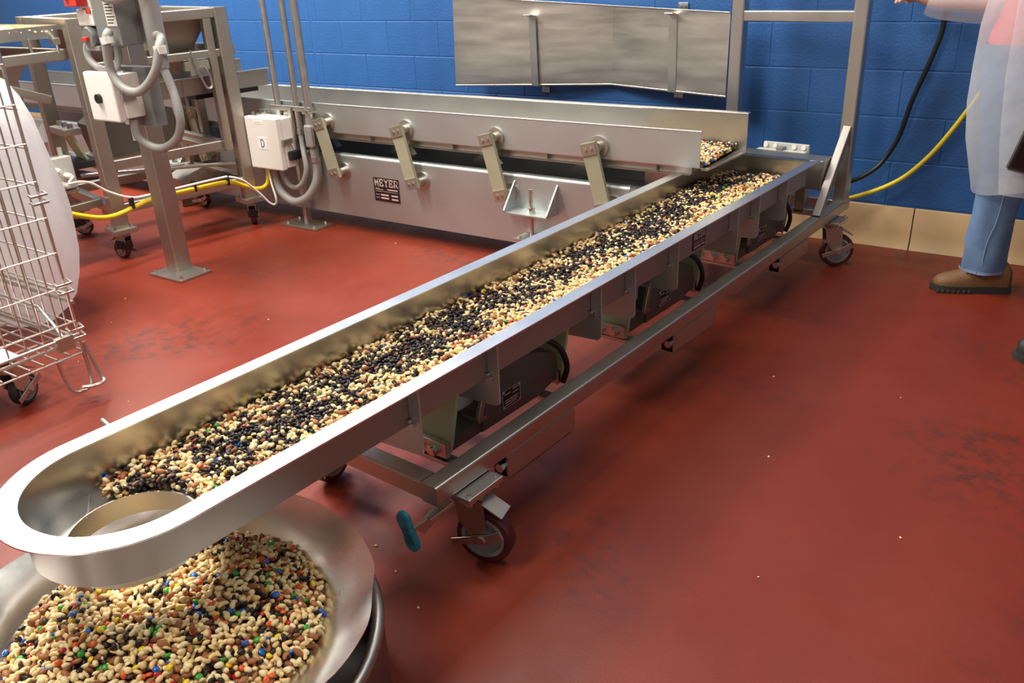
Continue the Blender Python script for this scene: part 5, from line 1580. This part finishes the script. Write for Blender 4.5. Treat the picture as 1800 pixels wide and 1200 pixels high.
for k in CC:
    WORD['candy_' + k] = ('candy', k + ' candy on top of the heap in the dented dish', k + ' candies')
rest = {}
base_mesh = {}
for k in KIND:
    Pk, Rk, Sk = top[k]
    px, py = frame_xy(Pk)
    vis = (px > -10) & (px < 1810) & (py > -10) & (py < 1215)
    rank = np.linalg.norm(Pk - camx, axis=1) + np.where(vis, 0, 10)
    order = np.argsort(rank)
    take = [i for i in order[:300] if vis[i]]
    left = np.setdiff1d(np.arange(len(Pk)), take)
    rest[k] = tuple(np.concatenate([low[k][j], top[k][j][left]]) for j in range(3))
    nm, lab, grp = WORD[k]
    ms = []
    for V, F in SH[k]:
        me = bpy.data.meshes.new(nm); me.from_pydata([tuple(v) for v in V], [], [tuple(map(int, f)) for f in F]); me.materials.append(NM[k]); me.shade_smooth(); ms.append(me)
    for i in take:
        o = bpy.data.objects.new(nm, ms[int(rng.integers(0, len(ms)))])
        M4 = Matrix([list(map(float, row)) + [0] for row in Rk[i]] + [[0, 0, 0, 1]]) @ Matrix.Scale(float(Sk[i]), 4)
        M4.translation = Vector(tuple(map(float, Pk[i])))
        o.matrix_world = M4
        o['label'] = lab; o['category'] = nm if nm != 'candy' else 'candy'; o['group'] = grp + ' heaped in the dish'
        COL.objects.link(o)
for nm, kinds, words in NAMES:
    bulk(nm, kinds, rest, words + ' deeper and farther back in the dented dish', nm, 'trail mix deep in the dish')
mb = MB(); NA2, NR2 = 48, 14
vs = []
for j in range(NR2 + 1):
    for i in range(NA2):
        r_ = 0.280 * j / NR2; t = 2 * PI * i / NA2
        x, y = HCX + r_ * math.cos(t), HCY + r_ * math.sin(t)
        rd = math.hypot(x - DC[0], y - DC[1])
        vs.append((x, y, max(float(0.312 - 0.92 * r_ ** 2) - 0.016, dishz(rd) + 0.0012)))
mb.add(vs, [(j * NA2 + i, j * NA2 + (i + 1) % NA2, (j + 1) * NA2 + (i + 1) % NA2, (j + 1) * NA2 + i) for j in range(NR2) for i in range(NA2)])
b4 = mb.build('trail_mix_bed', BEDM); b4['kind'] = 'stuff'; tag(b4, 'packed lower layer of trail mix in the dented dish', 'trail mix', 'trail mix deep in the dish')

# --- stray crumbs on the floor
cme = bpy.data.meshes.new('nut_crumb'); V, F = SH['peanut'][2]
cme.from_pydata([tuple(v) for v in V], [], [tuple(map(int, f)) for f in F]); cme.materials.append(NM['peanut']); cme.shade_smooth()
for x, y in ((-2.95, -1.05), (-2.75, -2.10), (-2.35, -2.55), (-3.35, -2.45), (-3.10, -2.75), (-2.62, -2.85), (-1.95, -2.95), (-1.15, -3.20), (-1.08, -3.12), (-1.21, -3.05), (-1.32, -3.0), (-0.60, -2.10), (-0.45, -2.62), (-0.30, -3.05), (-0.62, -3.35), (-0.20, -2.30), (-0.75, -1.60), (-0.35, -1.55), (-3.55, -2.25), (-4.2, -1.55)):
    o = bpy.data.objects.new('nut_crumb', cme); COL.objects.link(o)
    s = random.uniform(.4, .75)
    o.scale = (s, s, s); o.rotation_euler = (0, 0, random.uniform(0, 6)); o.location = (x, y, 0.0006 * 1 + 0.00035)
    tag(o, 'tiny pale nut crumb lying on the red floor', 'crumb', 'crumbs on the red floor')
